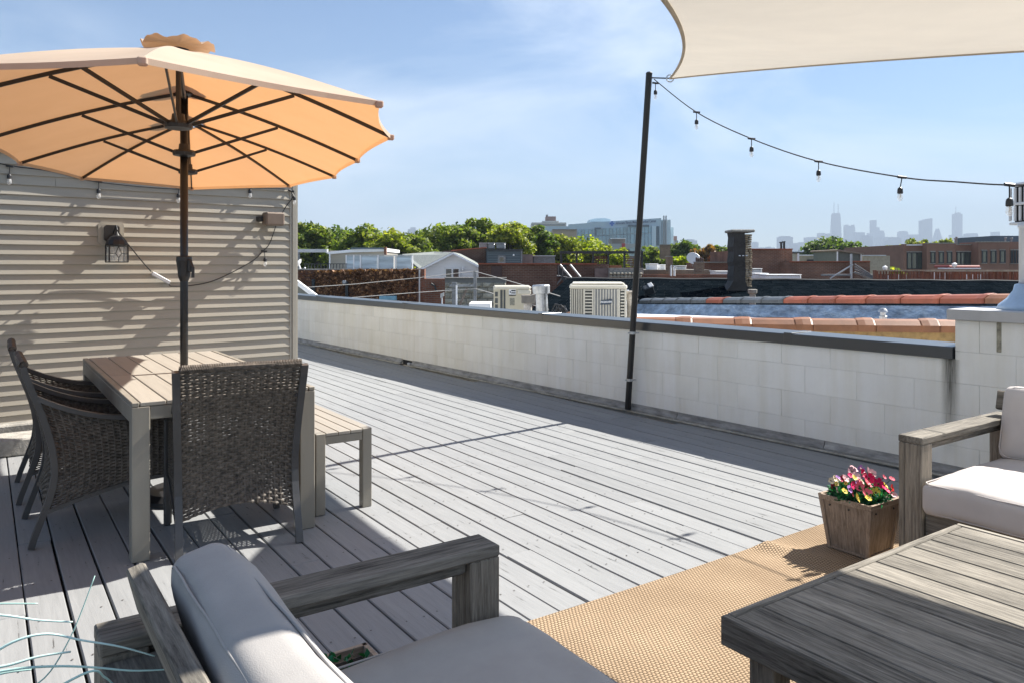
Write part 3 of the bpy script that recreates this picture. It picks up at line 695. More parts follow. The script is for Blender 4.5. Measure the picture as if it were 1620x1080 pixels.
mb = MB(); mb.cbox((.036, -.0125, HT-.0205), (W2-.034, .0125, HT-.001), .002); part("cross_slat", mb, M_tabletop, tb)

bn = thing("bench", "low taupe slatted bench along the right side of the dining table", "bench", LW(1.665, 4.80, .002), TH)
W2, L2, HT = .165, .75, .45
for sx in (-1, 1):
    for sy in (-1, 1):
        mb = MB(); x0, x1 = sorted((sx*W2, sx*(W2-.055))); y0, y1 = sorted((sy*L2, sy*(L2-.055)))
        mb.cbox((x0, y0, 0), (x1, y1, HT-.001), .003); part("leg", mb, M_taupe, bn)
    mb = MB(); x0, x1 = sorted((sx*(W2-.002), sx*(W2-.024))); mb.cbox((x0, -L2+.0555, HT-.065), (x1, L2-.0555, HT-.0205), .003); part("apron", mb, M_taupe, bn)
for sy in (-1, 1):
    mb = MB(); y0, y1 = sorted((sy*(L2-.004), sy*(L2-.026))); mb.cbox((-W2+.0555, y0, HT-.065), (W2-.0555, y1, HT-.0205), .003); part("apron", mb, M_taupe, bn)
for i in range(3):
    a, b = (-W2+.0555 + i*(2*W2-.111)/3, -W2+.0555 + (i+1)*(2*W2-.111)/3)
    mb = MB(); mb.cbox((a+.0015, -L2+.001, HT-.0195), (b-.0015, L2-.001, HT), .003); part("slat", mb, M_tabletop, bn)
for sx in (-1, 1):
    mb = MB(); x0, x1 = sorted((sx*W2, sx*(W2-.054))); mb.cbox((x0, -L2+.0555, HT-.0195), (x1, L2-.0555, HT), .003); part("slat", mb, M_tabletop, bn)

# ---- parasol
UB = Vector((-1.955, 4.56, .0)); UR = math.atan2(.37, .93)
um = thing("parasol", "large oval tan parasol with three crowns and black ribs over the dining table", "parasol", UB, UR)
ZR, ZC, SP = 2.05, 2.40, .97
crowns = [Vector((0, -SP, ZC)), Vector((0, 0, ZC)), Vector((0, SP, ZC))]
tips = [(1.03,-SP,0), (.80,-SP-.80,0), (-.07,-SP-1.18,0), (-.80,-SP-.80,0), (-1.03,-SP,0), (-1.03,0,1), (-1.03,SP,2), (-.78,SP+.84,2), (0,SP+1.38,2), (.78,SP+.84,2), (1.03,SP,2), (1.03,0,1)]
M_umbv = cloth("vent_cloth", (.50,.40,.33), (.35,.18,.08), trans=.3, wscale=500, bump=.15)
tipv = [(Vector((a, b, ZR)), c) for a, b, c in tips]
def rib(c, t, s):     # gently bowed rib line
    p = c.lerp(t, s); p.z += .022*math.sin(math.pi*s); return p
mb = MB(); seams = MB()
for i in range(12):
    (ta, ca), (tb_, cb) = tipv[i], tipv[(i+1) % 12]; A, B = crowns[ca], crowns[cb]
    def fn(u, v):
        a = rib(A, ta, v); b = rib(B, tb_, v); p = a.lerp(b, u); k = 4*u*(1-u)
        p.z -= .012*k*math.sin(math.pi*min(v*1.1, 1))
        cen = (A + B)/2; p2 = p + (Vector((cen.x, cen.y, p.z)) - p).normalized()*.028*k*max(0, v-.5)*2 if v > .5 else p
        return p2 + Vector((0,0,.012))
    s = 0.10
    mb.grid(lambda u, v: fn(u, s + (1-s)*v) if ca == cb else fn(u, v), 8, 10)
part("canopy", mb, M_umb, um, smooth=True, fixn=False)
mb = MB()
for i in range(12):      # hem band
    (ta, ca), (tb_, cb) = tipv[i], tipv[(i+1) % 12]; cen = (crowns[ca] + crowns[cb])/2; pts = []
    for k in range(9):
        u = k/8; p = ta.lerp(tb_, u); kk = 4*u*(1-u); p = p + (Vector((cen.x, cen.y, p.z)) - p).normalized()*.028*kk; pts.append(p + Vector((0,0,.012)))
    b = len(mb.v)
    for p in pts: mb.v += [tuple(p), tuple(p + Vector((0,0,-.022)))]
    for k in range(8): mb.f.append((b+2*k, b+2*k+2, b+2*k+3, b+2*k+1))
part("hem", mb, M_umb, um, fixn=False)
for j, cr_ in enumerate(crowns):   # ruffled vent flaps over the crowns
    mb = MB()
    def vf(u, v):
        a = 2*math.pi*u; r_ = .002 + (.165 - .002)*v; wv = .026*v*v*abs(math.sin(3.5*a + j))**.7 + .004*v*math.sin(17*a)
        return cr_ + Vector((r_*math.cos(a), r_*1.05*math.sin(a), .024 - .026*v**1.5 + wv + .008))
    mb.grid(vf, 72, 5); part("vent_flap", mb, M_umbv, um, smooth=True, fixn=False)
    hz_ = 2.045; hub = Vector((0, cr_.y, hz_))
    mb = MB(); mb.lathe([(.028,-.025),(.062,-.018),(.066,0),(.06,.012),(.032,.016),(.028,.05)], 16, Matrix.Translation(hub)); part("hub", mb, M_black, um, smooth=False)
    if j != 1:
        mb = MB(); mb.tube([hub + Vector((0,0,.04)), cr_ + Vector((0,0,.005))], .012, 8); part("crown_post", mb, M_black, um)
    mb = MB(); mb.lathe([(.03,-.02),(.05,-.01),(.05,.005),(.02,.014)], 14, Matrix.Translation(cr_)); part("crown_plate", mb, M_black, um)
mb = MB(); mb.tube([crowns[0] + Vector((0,0,-.03)), crowns[2] + Vector((0,0,-.03))], .014, 8); part("ridge_bar", mb, M_black, um)
for (t_, ci) in tipv:
    c_ = crowns[ci]; mb = MB(); mb.ribbon([rib(c_, t_, k/10) for k in range(11)], (t_ - c_).cross(Vector((0,0,1))), .010, .018)
    rb = part("rib", mb, M_black, um)
    mb = MB(); h = Vector((0, c_.y, 2.045)); d = (t_ - c_); d.z = 0; d.normalize(); mid = rib(c_, t_, .52) + Vector((0,0,-.012))
    mb.ribbon([h + d*.05, mid], d.cross(Vector((0,0,1))), .009, .017); part("strut", mb, M_black, rb)
    mb = MB(); mb.cbox((-.016,-.016,-.016), (.016,.016,.012), .005, Matrix.Translation(t_)); part("tip_pocket", mb, M_umb, rb)
mb = MB(); mb.tube([(0,0,.0),(0,0,ZC)], .0225, 16); part("pole", mb, M_pole, um, smooth=True)
mb = MB(); mb.lathe([(.024,1.43),(.043,1.425),(.045,1.40),(.038,1.36),(.034,1.31),(.024,1.28)], 16); mb.cbox((.02,-.05,1.33), (.045,-.012,1.41), .008); mb.tube([(.035,-.04,1.40),(.05,-.055,1.36),(.05,-.06,1.30)], .009, 6); part("crank_housing", mb, M_black, um)
mb = MB(); mb.lathe([(.24,0.003),(.24,.03),(.2,.055),(.05,.065),(.035,.075),(.035,.30),(.026,.31)], 28); part("base", mb, M_black, um)
mb = MB(); mb.lathe([(.026,.7415),(.032,.7415),(.032,.747),(.025,.749)], 16); part("table_collar", mb, M_black, um)

# ---------------------------------------------------------------- lounge set
def cushion(name, lo, hi, m, parent, M=None, puff=.03, rr=.05, seed=1):
    """soft box: superellipsoid-like with crowned faces and slight wrinkles"""
    mb = MB(); c = [(lo[i]+hi[i])/2 for i in range(3)]; h = [(hi[i]-lo[i])/2 for i in range(3)]; n = 14
    q = random.Random(seed); ph = [q.uniform(0, 6) for _ in range(6)]
    thin = min(range(3), key=lambda i: h[i])
    def mapp(p):
        v = Vector(p); out_ = [0,0,0]
        inner = [max(h[i] - rr, .001) for i in range(3)]
        w = [v[i]*h[i] for i in range(3)]
        core = Vector([max(-inner[i], min(inner[i], w[i])) for i in range(3)])
        d = Vector(w) - core
        if d.length > 1e-9: pt = core + d.normalized()*min(rr, d.length*1.0 if max(abs(x) for x in d) < rr*.99 and sum(1 for x in d if abs(x) > 1e-6) < 2 else rr)
        else: pt = core
        a, b = [i for i in range(3) if i != thin]
        k = (1 - v[a]**4)*(1 - v[b]**4); s_ = 1 if v[thin] > 0 else -1
        pt[thin] += s_*abs(v[thin])**1*puff*k
        wr = .006*math.sin(9*pt[a] + ph[0] + 3*math.sin(5*pt[b] + ph[1])) + .003*math.sin(23*pt[b] + ph[2] + 2*math.sin(11*pt[a]))
        pt[thin] += wr*abs(v[thin])
        return Vector((c[0]+pt[0], c[1]+pt[1], c[2]+pt[2]))
    g_ = [math.sin((-1 + 2*i/n)*math.pi/2)*1.0 if False else (-1 + 2*i/n) for i in range(n+1)]
    # cluster samples near the rims so the rounding is smooth
    g_ = [math.copysign(1 - (1-abs(x))**1.7, x) for x in g_]
    for ax in range(3):
        a, b = [i for i in range(3) if i != ax]
        for s_ in (-1, 1):
            def fn(u, v):
                p = [0,0,0]; p[ax] = s_; p[a] = g_[round(u*n)]; p[b] = g_[round(v*n)]; r_ = mapp(p); return M @ r_ if M is not None else r_
            mb.grid(fn, n, n)
    import bmesh
    me = mb.mesh(name, True); bm = bmesh.new(); bm.from_mesh(me); bmesh.ops.remove_doubles(bm, verts=bm.verts, dist=.0004); bmesh.ops.recalc_face_normals(bm, faces=bm.faces); bm.to_mesh(me); bm.free()
    me.polygons.foreach_set('use_smooth', [True]*len(me.polygons))
    cu = part(name, me, m, parent)
    a, b = [i for i in range(3) if i != thin]
    for s_ in (-1, 1):        # sewn welt round both broad faces
        e = .72; pts = []; A_, B_, T_ = h[a] - rr*(1-e), h[b] - rr*(1-e), h[thin] - rr*(1-e); cr = rr*1.0
        for (qa, qb, a0) in ((1,1,0), (-1,1,90), (-1,-1,180), (1,-1,270)):
            for k in range(4):
                an = R(a0 + 30*k); p = [0,0,0]; p[a] = qa*(A_-cr) + cr*math.cos(an); p[b] = qb*(B_-cr) + cr*math.sin(an); p[thin] = s_*T_
                v = Vector((c[0]+p[0], c[1]+p[1], c[2]+p[2])); pts.append(M @ v if M is not None else v)
        dense = []
        for i in range(len(pts)):
            p0, p1 = pts[i], pts[(i+1) % len(pts)]; nn_ = max(1, int((p1-p0).length/.06))
            for k in range(nn_):
                v = p0.lerp(p1, k/nn_); v = v + Vector((q.uniform(-1,1), q.uniform(-1,1), q.uniform(-1,1)))*.0012; dense.append(v)
        dense.append(dense[0]); w = MB(); w.tube(dense, .003, 6, cap=False); part("piping", w, m, cu, smooth=True)
    return cu
def sofa(label, x_front, x_back, y_far, y_near, sgn, mc, seeds):
    """sgn=+1: front towards +lx. coordinates on the deck grid"""
    r = thing("sofa", label, "sofa", LW((x_front+x_back)/2, (y_far+y_near)/2, .009), TH, "matching weathered wood sofas facing each other")
    ox, oy = (x_front+x_back)/2, (y_far+y_near)/2
    def X(x): return x_front - ox - sgn*x        # distance back from the front edge
    def bx(x0, x1, y0, y1, z0, z1, nm, m, c=.004, M=None):
        a, b = sorted((X(x0), X(x1))); mb = MB(); mb.cbox((a, y0-oy, z0), (b, y1-oy, z1), c, M); return part(nm, mb, m, r)
    dep = abs(x_front - x_back)
    for (ya, yb) in ((y_far-.106, y_far), (y_near, y_near+.106)):
        bx(0, dep, ya, yb, .590, .62, "arm_top", M_greywood)
        bx(.092, dep-.09, ya+.022, yb-.022, .556, .5895, "arm_rail", M_greywood)
        bx(.0, .0905, ya+.002, ya+.0765, 0, .5895, "front_leg", M_greywood_z); bx(.0, .0905, ya+.0775, yb-.002, 0, .5895, "front_leg", M_greywood_z)
        bx(dep-.09, dep, ya+.002, yb-.002, 0, .5895, "rear_leg", M_greywood_z)
        bx(.092, dep-.092, ya+.03, yb-.03, .16, .30, "side_rail", M_greywood)
    yi0, yi1 = y_near+.1075, y_far-.1075
    bx(.02, .05, yi0, yi1, .17, .305, "front_rail", M_greywood_y)
    bx(.052, dep-.14, yi0, yi1, .27, .30, "seat_platform", M_greywood_y)
    bx(dep-.105, dep-.002, yi0, yi1, .555, .580, "rear_board", M_greywood_y)
    bx(dep-.03, dep-.004, yi0, yi1, .17, .552, "rear_panel", M_greywood_y)
    # slanted back with its top rail
    a = X(dep-.13); mb = MB(); Mr = Matrix.Translation((a, 0, .50)) @ Matrix.Rotation(-sgn*R(14), 4, 'Y')
    mb.cbox((-.018, yi0-oy, .15), (.020, yi1-oy+.07, .245), .005, Mr); part("back_rail", mb, M_greywood_y, r)
    nsl = int((yi1-yi0)/.11)
    for i in range(nsl):
        y = yi0 - oy + .05 + i*(yi1-yi0-.1)/(nsl-1); mb = MB(); mb.cbox((-.010, y-.03, -.20), (.008, y+.03, .158), .003, Mr); part("back_slat", mb, M_greywood_z, r)
    ym = (yi0 + yi1)/2
    for i, (p0, p1) in enumerate(((ym+.006, yi1-.004), (yi0+.004, ym-.006))):
        x0, x1 = sorted((X(-.035), X(dep-.19))); cushion("seat_cushion", (x0, p0-oy, .305), (x1, p1-oy, .445), mc, r, puff=.012, rr=.036, seed=seeds+i)
        a2 = X(dep-.235); Mb = Matrix.Translation((a2, 0, .455)) @ Matrix.Rotation(-sgn*R(13), 4, 'Y')
        cushion("back_cushion", (-.05, p0-oy, -.02), (.075, p1-oy, .335), mc, r, M=Mb, puff=.016, rr=.042, seed=seeds+4+i)
    return r
sofa("near grey cushioned sofa in the lower left foreground, seen from behind its back rail", 1.135, .19, 1.80, -.32, +1, M_cush, 3)
sofa("sunny off white cushioned sofa at the right edge beside the flower planter", 3.33, 4.28, 1.81, -.35, -1, M_cush2, 11)

ct = thing("coffee_table", "low weathered slatted wood coffee table in the lower right foreground", "coffee table", LW(2.28, .73, .009), TH)
W2, L2, HT = .652, .64, .425
ns = 11; sw = (2*W2 - .05) / ns
for i in range(ns):
    mb = MB(); x0 = -W2 + .025 + i*sw; hh = rnd.uniform(-.001, .0006); mb.cbox((x0+.0025, -L2+.027, HT-.022), (x0+sw-.0025, L2-.027, HT-.001+hh), .003); part("slat", mb, M_greywood_y, ct)
for sx in (-1, 1):
    mb = MB(); x0, x1 = sorted((sx*W2, sx*(W2-.025))); mb.cbox((x0, -L2, HT-.078), (x1, L2, HT), .004); part("side_board", mb, M_greywood_y, ct)
for sy in (-1, 1):
    mb = MB(); y0, y1 = sorted((sy*L2, sy*(L2-.025))); mb.cbox((-W2+.0255, y0, HT-.0775), (W2-.0255, y1, HT+.0006), .004); part("end_board", mb, M_greywood, ct)
for sx in (-1, 1):
    for sy in (-1, 1):
        mb = MB(); x0, x1 = sorted((sx*(W2-.03), sx*(W2-.105))); y0, y1 = sorted((sy*(L2-.07), sy*(L2-.145))); mb.cbox((x0,y0,0), (x1,y1,HT-.024), .004); part("leg", mb, M_greywood_z, ct)
for y in (-.3, 0, .3): mb = MB(); mb.cbox((-W2+.026, y-.03, HT-.05), (W2-.026, y+.03, HT-.0225), .003); part("batten", mb, M_greywood, ct)

# ---- rug
m, t, b = base_mat("woven_rug", .95, 0, .1); l = t.links.new
tc_ = N(t, 'ShaderNodeTexCoord'); sx_ = N(t, 'ShaderNodeSeparateXYZ'); l(tc_.outputs['Object'], sx_.inputs[0])
def mth(op, a, b_=None, c_=None):
    n = N(t, 'ShaderNodeMath', operation=op)
    for i, q in enumerate((a, b_, c_)):
        if q is None: continue
        if isinstance(q, (int, float)): n.inputs[i].default_value = q
        else: l(q, n.inputs[i])
    return n.outputs[0]
PX_, PY_ = .016, .013
wn = N(t, 'ShaderNodeTexNoise'); wn.inputs['Scale'].default_value = 14; wn.inputs['Detail'].default_value = 4; l(tc_.outputs['Object'], wn.inputs[0])
ux = mth('MULTIPLY_ADD', wn.outputs[0], .9, mth('DIVIDE', sx_.outputs[0], PX_)); uy = mth('MULTIPLY_ADD', wn.outputs[0], .8, mth('DIVIDE', sx_.outputs[1], PY_))
fl = mth('FLOOR', uy); off = mth('MULTIPLY', mth('MODULO', fl, 2.0), .5); sx2 = mth('ADD', ux, off)
kx_ = mth('ABSOLUTE', mth('SINE', mth('MULTIPLY', sx2, math.pi))); ky_ = mth('ABSOLUTE', mth('SINE', mth('MULTIPLY', uy, math.pi)))
hgt = mth('POWER', mth('MULTIPLY', kx_, ky_), .6)
rr_ = N(t, 'ShaderNodeValToRGB'); e = rr_.color_ramp.elements; e[0].position = .10; e[1].position = .62; e[0].color = (.085,.058,.034,1); e[1].color = (.37,.275,.185,1); l(hgt, rr_.inputs[0])
nn = N(t, 'ShaderNodeTexNoise'); nn.inputs['Scale'].default_value = 2.5; nn.inputs['Detail'].default_value = 8; l(tc_.outputs['Object'], nn.inputs[0])
r2 = N(t, 'ShaderNodeValToRGB'); r2.color_ramp.elements[0].position = .3; r2.color_ramp.elements[1].position = .7; r2.color_ramp.elements[0].color = (.82,.8,.78,1); r2.color_ramp.elements[1].color = (1.12,1.12,1.12,1); l(nn.outputs[0], r2.inputs[0])
mq = N(t, 'ShaderNodeMixRGB', blend_type='MULTIPLY'); mq.inputs[0].default_value = 1; l(rr_.outputs[0], mq.inputs[1]); l(r2.outputs[0], mq.inputs[2]); l(mq.outputs[0], b.inputs['Base Color'])
bp = N(t, 'ShaderNodeBump'); bp.inputs['Strength'].default_value = .9; bp.inputs['Distance'].default_value = .004; l(hgt, bp.inputs['Height']); l(bp.outputs[0], b.inputs['Normal'])
M_rug = m
X0, X1, Y0, Y1 = .45, 4.6, -.9, 2.385
def rugh(x, y):
    d = x - (3.13 + .25*(Y1 - y)); k = math.exp(-(d/.055)**2) * math.exp(-max(0, Y1-y)/.35)
    d2 = x - 2.2; k2 = math.exp(-(d2/.3)**2)*math.exp(-(Y1-y)/.1)
    return .030*k + .004*k2
def rugf(u, v, top=True):
    x = X0 + (X1-X0)*u; y = Y0 + (Y1-Y0)*(v**.6); h = rugh(x, y)
    return Vector((x - 2.5, y - 1.0 + .010*math.sin(2.1*x) * (v**6) - h*1.2*(v**8), (.0085 if top else .001) + h))
mb = MB(); mb.grid(lambda u, v: rugf(u, v), 140, 46); k = 141*46
nb = len(mb.v)
for i in range(141): p = rugf(i/140, 1); mb.v += [(p.x, p.y + .004, p.z - .003), (p.x, p.y + .002, max(p.z - .0082, .0008))]
for i in range(140):
    a = 46*141 + i; mb.f.append((a, a+1, nb+2*(i+1), nb+2*i)); mb.f.append((nb+2*i, nb+2*i+2, nb+2*i+3, nb+2*i+1))
single("rug", mb, M_rug, "tan woven outdoor rug with a rippled far edge under the seating", "rug", at=LW(2.5, 1.0, 0), rz=TH, world=False, smooth=True)

# ---- planters
M_plant = wood("planter_wood", (.19,.14,.10), (.40,.32,.25), axis=2, grain=8, var=.25, bump=.5, rv=.1, lo=.32, hi=.7)
M_plantx = wood("planter_wood_x", (.19,.14,.10), (.40,.32,.25), axis=0, grain=8, var=.25, bump=.5, rv=.1, lo=.32, hi=.7)
M_soil = mat("potting_soil", (.02,.015,.012), rough=1, bump=.8, bscale=60)
def planter(label, loc, rz):
    r = thing("planter", label, "planter", loc, rz, "tapered wooden planter boxes")
    T, B, H = .136, .104, .262
    for k in range(4):
        Mr = Matrix.Rotation(k*math.pi/2, 4, 'Z')
        def q(x, z, d=0.):   # point on the tapering face
            w = B + (T-B)*z/H; return Vector((x*w, -w + d, z))
        def panel(x0, x1, z0, z1, d0, d1):
            mb = MB(); fr = [q(x0,z0,d0), q(x1,z0,d0), q(x1,z1,d0), q(x0,z1,d0)]; bk = [q(x0,z0,d1), q(x1,z0,d1), q(x1,z1,d1), q(x0,z1,d1)]
            mb.add([Mr @ p for p in fr + bk], [(0,1,2,3),(7,6,5,4),(0,4,5,1),(1,5,6,2),(2,6,7,3),(3,7,4,0)]); return mb
        part("panel", panel(-.84, 0-.006, .016, H-.026, .008, .018), M_plant, r); part("panel", panel(.006, .84, .016, H-.026, .008, .018), M_plant, r)
        part("corner_strip", panel(-.999, -.845, .004, H-.0255, .001 if k % 2 else .0, .016), M_plant, r); part("corner_strip", panel(.845, .985 if k % 2 else .999, .004, H-.0255, .001, .016), M_plant, r)
        part("rim_board", panel(-.985, .999, H-.025, H, .0005, .014), M_plantx, r); part("bottom_board", panel(-.84, .84, .004, .0155, .002, .016), M_plantx, r)
        for sx in (-.6, .15 if k % 2 else .55): mb = MB(); p = q(sx, H-.045, .0055); mb.lathe([(.0045,0),(.0045,.004)], 8, Mr @ Matrix.Translation(p) @ Matrix.Rotation(R(90), 4, 'X')); part("screw", mb, M_black, r)
    mb = MB(); w = T - .016; mb.box((-w+.012,-w+.012,.13), (w-.012,w-.012,H-.022)); part("soil", mb, M_soil, r)
    return r
pl = planter("wooden tapered planter full of pink flowers beside the right sofa leg", LW(3.475, 2.075, .009), TH)
p2 = planter("wooden tapered planter half hidden under the arm of the near sofa", LW(.795, 1.965, .0), TH)
M_fol = leaf("flower_leaves", (.008,.045,.02), (.02,.13,.06), (.05,.28,.20), trans=.25)
def petal_mesh(n, r_, cup, seed):
    q = random.Random(seed); mb = MB()
    for k in range(n):
        a = 2*math.pi*k/n + q.uniform(-.12,.12); w = math.pi/n*.86; d = Vector((math.cos(a), math.sin(a), 0)); s_ = Vector((-math.sin(a), math.cos(a), 0))
        rr = r_*q.uniform(.9, 1.1); ww = rr*math.sin(w)*1.05
        vs_ = [d*rr*.08, d*rr*.45 + s_*ww*.6 + Vector((0,0,rr*cup*.3)), d*rr*.85 + s_*ww*.85 + Vector((0,0,rr*cup*.7)), d*rr*1.05 + Vector((0,0,rr*cup*.62)), d*rr*.85 - s_*ww*.85 + Vector((0,0,rr*cup*.7)), d*rr*.45 - s_*ww*.6 + Vector((0,0,rr*cup*.3)), d*rr*.6 + Vector((0,0,rr*cup*.25))]
        mb.add(vs_, [(0,1,6),(1,2,6),(2,3,6),(3,4,6),(4,5,6),(5,0,6)])
    return mb
pm = {}
for nm, c in (("hot_pink", (.75,.02,.14)), ("coral_pink", (.85,.16,.22)), ("cerise", (.55,.01,.09)), ("pale_pink", (.75,.48,.50)), ("yellow", (.80,.62,.10)), ("lilac", (.48,.25,.60)), ("cream", (.80,.70,.52)), ("red", (.75,.02,.02)), ("dusty_rose", (.42,.24,.28))):
    pm[nm] = mat("petal_" + nm, c, rough=.6, var=.12, scale=60, bump=0, rv=.12, spec=.2)
M_center = mat("flower_centre", (.10,.05,.02), bump=0)
def bouquet(label, root, flowers, nleaf, spread, zr, seed):
    q = random.Random(seed); base = XF[root.name] @ Vector((0,0,.235))
    fb_ = thing("flower_bunch", label, "flowers", base, TH)
    mb = MB(); st = MB()
    for i in range(nleaf):
        a = q.uniform(0, 2*math.pi); rr = spread*math.sqrt(q.random()); z = q.uniform(0.0, zr)*(1 - .35*(rr/spread)); c = Vector((rr*math.cos(a), rr*math.sin(a), z + .005))
        d = Vector((q.uniform(-1,1), q.uniform(-1,1), q.uniform(-.2,1.2))).normalized(); s_ = d.cross(Vector((q.uniform(-1,1), q.uniform(-1,1), q.uniform(-1,1)))).normalized(); ln = q.uniform(.012,.028); w = ln*q.uniform(.25,.5); n_ = d.cross(s_)
        mb.add([c, c + d*ln*.5 + s_*w + n_*w*.3, c + d*ln, c + d*ln*.5 - s_*w + n_*w*.3, c + d*ln*.5], [(0,1,4),(1,2,4),(2,3,4),(3,0,4)])
    part("foliage", mb, M_fol, fb_, kind='stuff', fixn=False)
    for (x, y, z, r_, cm, tx, ty) in flowers:
        st.tube([(x*.3, y*.3, 0), (x*.7, y*.7, z*.6), (x, y, z)], .0016, 4)
        Mt = (Matrix.Rotation(tx, 4, 'X') @ Matrix.Rotation(ty, 4, 'Y'))
        f = petal_mesh(q.choice([5,6,7]), r_, q.uniform(.25,.7), q.randint(0, 999)); f.v = [tuple(Mt @ Vector(p)) for p in f.v]
        fo = part("flower", f, pm[cm], fb_, loc=(x, y, z), fixn=False, label=cm.replace('_', ' ') + " flower head")
        mb2 = MB(); mb2.lathe([(.002,0),(r_*.2,.001),(r_*.16,r_*.16),(.001,r_*.2)], 8, Mt); part("flower_centre", mb2, M_center if cm != "yellow" else M_center, fo, fixn=False)
    part("stems", st, M_fol, fb_, kind='stuff', fixn=False)
    return fb_
q = random.Random(5); fl = []
# (across, along, height) on the planter grid; camera looks from -y / -x side
spec = [(-.115,-.02,.085,.022,"lilac"),(-.125,.03,.05,.016,"dusty_rose"),(-.13,-.06,.03,.022,"yellow"),(-.095,-.09,.025,.018,"yellow"),(-.09,-.02,.115,.022,"hot_pink"),(-.055,-.03,.095,.027,"coral_pink"),(-.07,-.07,.055,.026,"coral_pink"),
        (-.01,.02,.155,.020,"cream"),(.02,.03,.16,.022,"pale_pink"),(.0,-.03,.095,.027,"coral_pink"),(-.03,-.085,.055,.026,"yellow"),(.05,-.01,.12,.030,"hot_pink"),(.055,-.05,.085,.030,"cerise"),(.03,-.095,.055,.028,"hot_pink"),
        (.045,-.12,.025,.016,"pale_pink"),(.10,-.08,.035,.028,"red"),(.085,-.06,.06,.020,"yellow"),(.07,.03,.14,.026,"cerise"),(.10,.05,.175,.026,"dusty_rose"),(.13,.04,.14,.026,"pale_pink"),(.14,.08,.19,.024,"lilac"),(.09,.09,.15,.024,"dusty_rose"),(.15,.03,.11,.024,"pale_pink"),(-.045,.04,.12,.022,"pale_pink"),(.12,.10,.20,.024,"pale_pink"),(.02,-.10,.02,.018,"cream"),(-.02,.07,.10,.02,"cerise")]
for (x, y, z, r_, cm) in spec: fl.append((x*1.12, y*1.15, min(z*.5 + .04, .105), r_*.92, cm, R(q.uniform(35, 80)), R(q.uniform(-35, 25))))
for i in range(24): fl.append((q.uniform(-.13,.14), q.uniform(-.12,.10), q.uniform(.05,.11), q.uniform(.010,.018), q.choice(['hot_pink','pale_pink','cream','yellow','coral_pink','lilac','cerise']), R(q.uniform(30,80)), R(q.uniform(-35,25))))
bouquet("bunch of pink, yellow and red artificial flowers filling the right planter", pl, fl, 2200, .135, .078, 3)
bouquet("few purple and green artificial sprigs in the half hidden planter", p2, [(-.03,-.02,.045,.02,"lilac",R(50),R(-10)), (-.05,.02,.06,.018,"lilac",R(40),R(20)), (0,-.06,.02,.016,"dusty_rose",R(60),0)], 130, .10, .07, 8)

# ---- thin mint strands at the left edge, close to the camera
gs = thing("fibre_plant", "spray of thin mint green artificial grass blades at the lower left edge", "artificial grass", (-1.75, 1.55, .0))
M_mint = mat("mint_blade", (.42,.62,.56), rough=.4, bump=0, var=.08)
M_mint2 = mat("pale_mint_blade", (.52,.70,.65), rough=.4, bump=0, var=.08)
def blade(px, y0, r_, m_):
    pts = [P(u, v, y0 + .02*i) for i, (u, v) in enumerate(px)]; fin = []; r_ *= 1.3
    for i in range(len(pts)-1):
        p0, p1, p2, p3 = pts[max(i-1,0)], pts[i], pts[i+1], pts[min(i+2,len(pts)-1)]
        for k in range(6): s = k/6; fin.append(.5*((2*p1) + (p2-p0)*s + (2*p0-5*p1+4*p2-p3)*s*s + (-p0+3*p1-3*p2+p3)*s**3))
    fin.append(pts[-1]); n_ = len(fin); mb = MB(); mb.tube(fin, [r_*(1 - .55*i/n_) for i in range(n_)], 6); part("blade", mb, m_, gs, world=True, smooth=True)
root_px = (-330, 1190)
for px, y0, r_, m_ in (([root_px,(-180,1100),(-60,1060),(20,1015),(75,1002),(130,1012),(190,1022),(245,1037)], 1.30, .0024, M_mint2),
                   ([root_px,(-170,1110),(-60,1075),(20,1058),(90,1053),(150,1055),(210,1060),(267,1058)], 1.25, .0024, M_mint),
                   ([root_px,(-200,1080),(-60,1062),(10,1052),(60,1038),(112,1030)], 1.35, .0032, M_mint2),
                   ([root_px,(-200,990),(-90,955),(0,954),(60,954)], 1.42, .0022, M_mint),
                   ([root_px,(-220,1010),(-100,968),(0,972),(60,980),(115,983)], 1.38, .0028, M_mint2),
                   ([root_px,(-150,1130),(-20,1098),(60,1080),(110,1010),(150,910),(162,921)][:6], 1.4, .0017, M_mint),
                   ([root_px,(-120,1160),(40,1110),(140,1062),(165,1070),(180,1082)], 1.2, .0022, M_mint),
                   ([root_px,(-190,1120),(-80,1090),(0,1065),(50,1058)], 1.3, .003, M_mint)):
    blade(px, y0, r_, m_)
mb = MB(); rp = P(root_px[0], root_px[1], 1.3); mb.lathe([(.07,0),(.10,.22),(.105,.24),(.09,.24)], 18, Matrix.Translation((rp.x, rp.y, 0))); mb.tube([(rp.x, rp.y, .2), tuple(rp)], .012, 8); part("pot", mb, M_black, gs, world=True)
# ---------------------------------------------------------------- the neighbourhood
GZ = -9.0
M_roofw = mat("white_roof_coating", (.78,.79,.80), rough=.7, var=.08, scale=1.2, bump=.1, rv=0)
M_roofg = mat("grey_roof", (.30,.31,.32), rough=.9, var=.25, scale=1.5, bump=.2, rv=.1)
M_brk_dark = brick("dark_red_brick", (.155,.082,.058), (.125,.065,.048), (.19,.155,.13))
M_brk_red = brick("orange_brick", (.24,.10,.06), (.20,.085,.055), (.22,.16,.13))
M_brk_mid = brick("brown_brick", (.23,.115,.075), (.185,.09,.062), (.25,.20,.165), bw=.22, bh=.075)
M_brk_tan = brick("common_brick", (.28,.20,.13), (.20,.13,.09), (.30,.27,.23))
M_terra = mat("terracotta_glaze", (.30,.08,.038), rough=.5, var=.2, scale=4, bump=.2, rv=.15, spec=.35)
M_terra_b = mat("brown_terracotta", (.27,.115,.055), rough=.5, var=.25, scale=4, bump=.2, rv=.2, spec=.35)
M_white = mat("white_paint", (.78,.79,.80), rough=.6, var=.04, bump=.05, rv=.03)
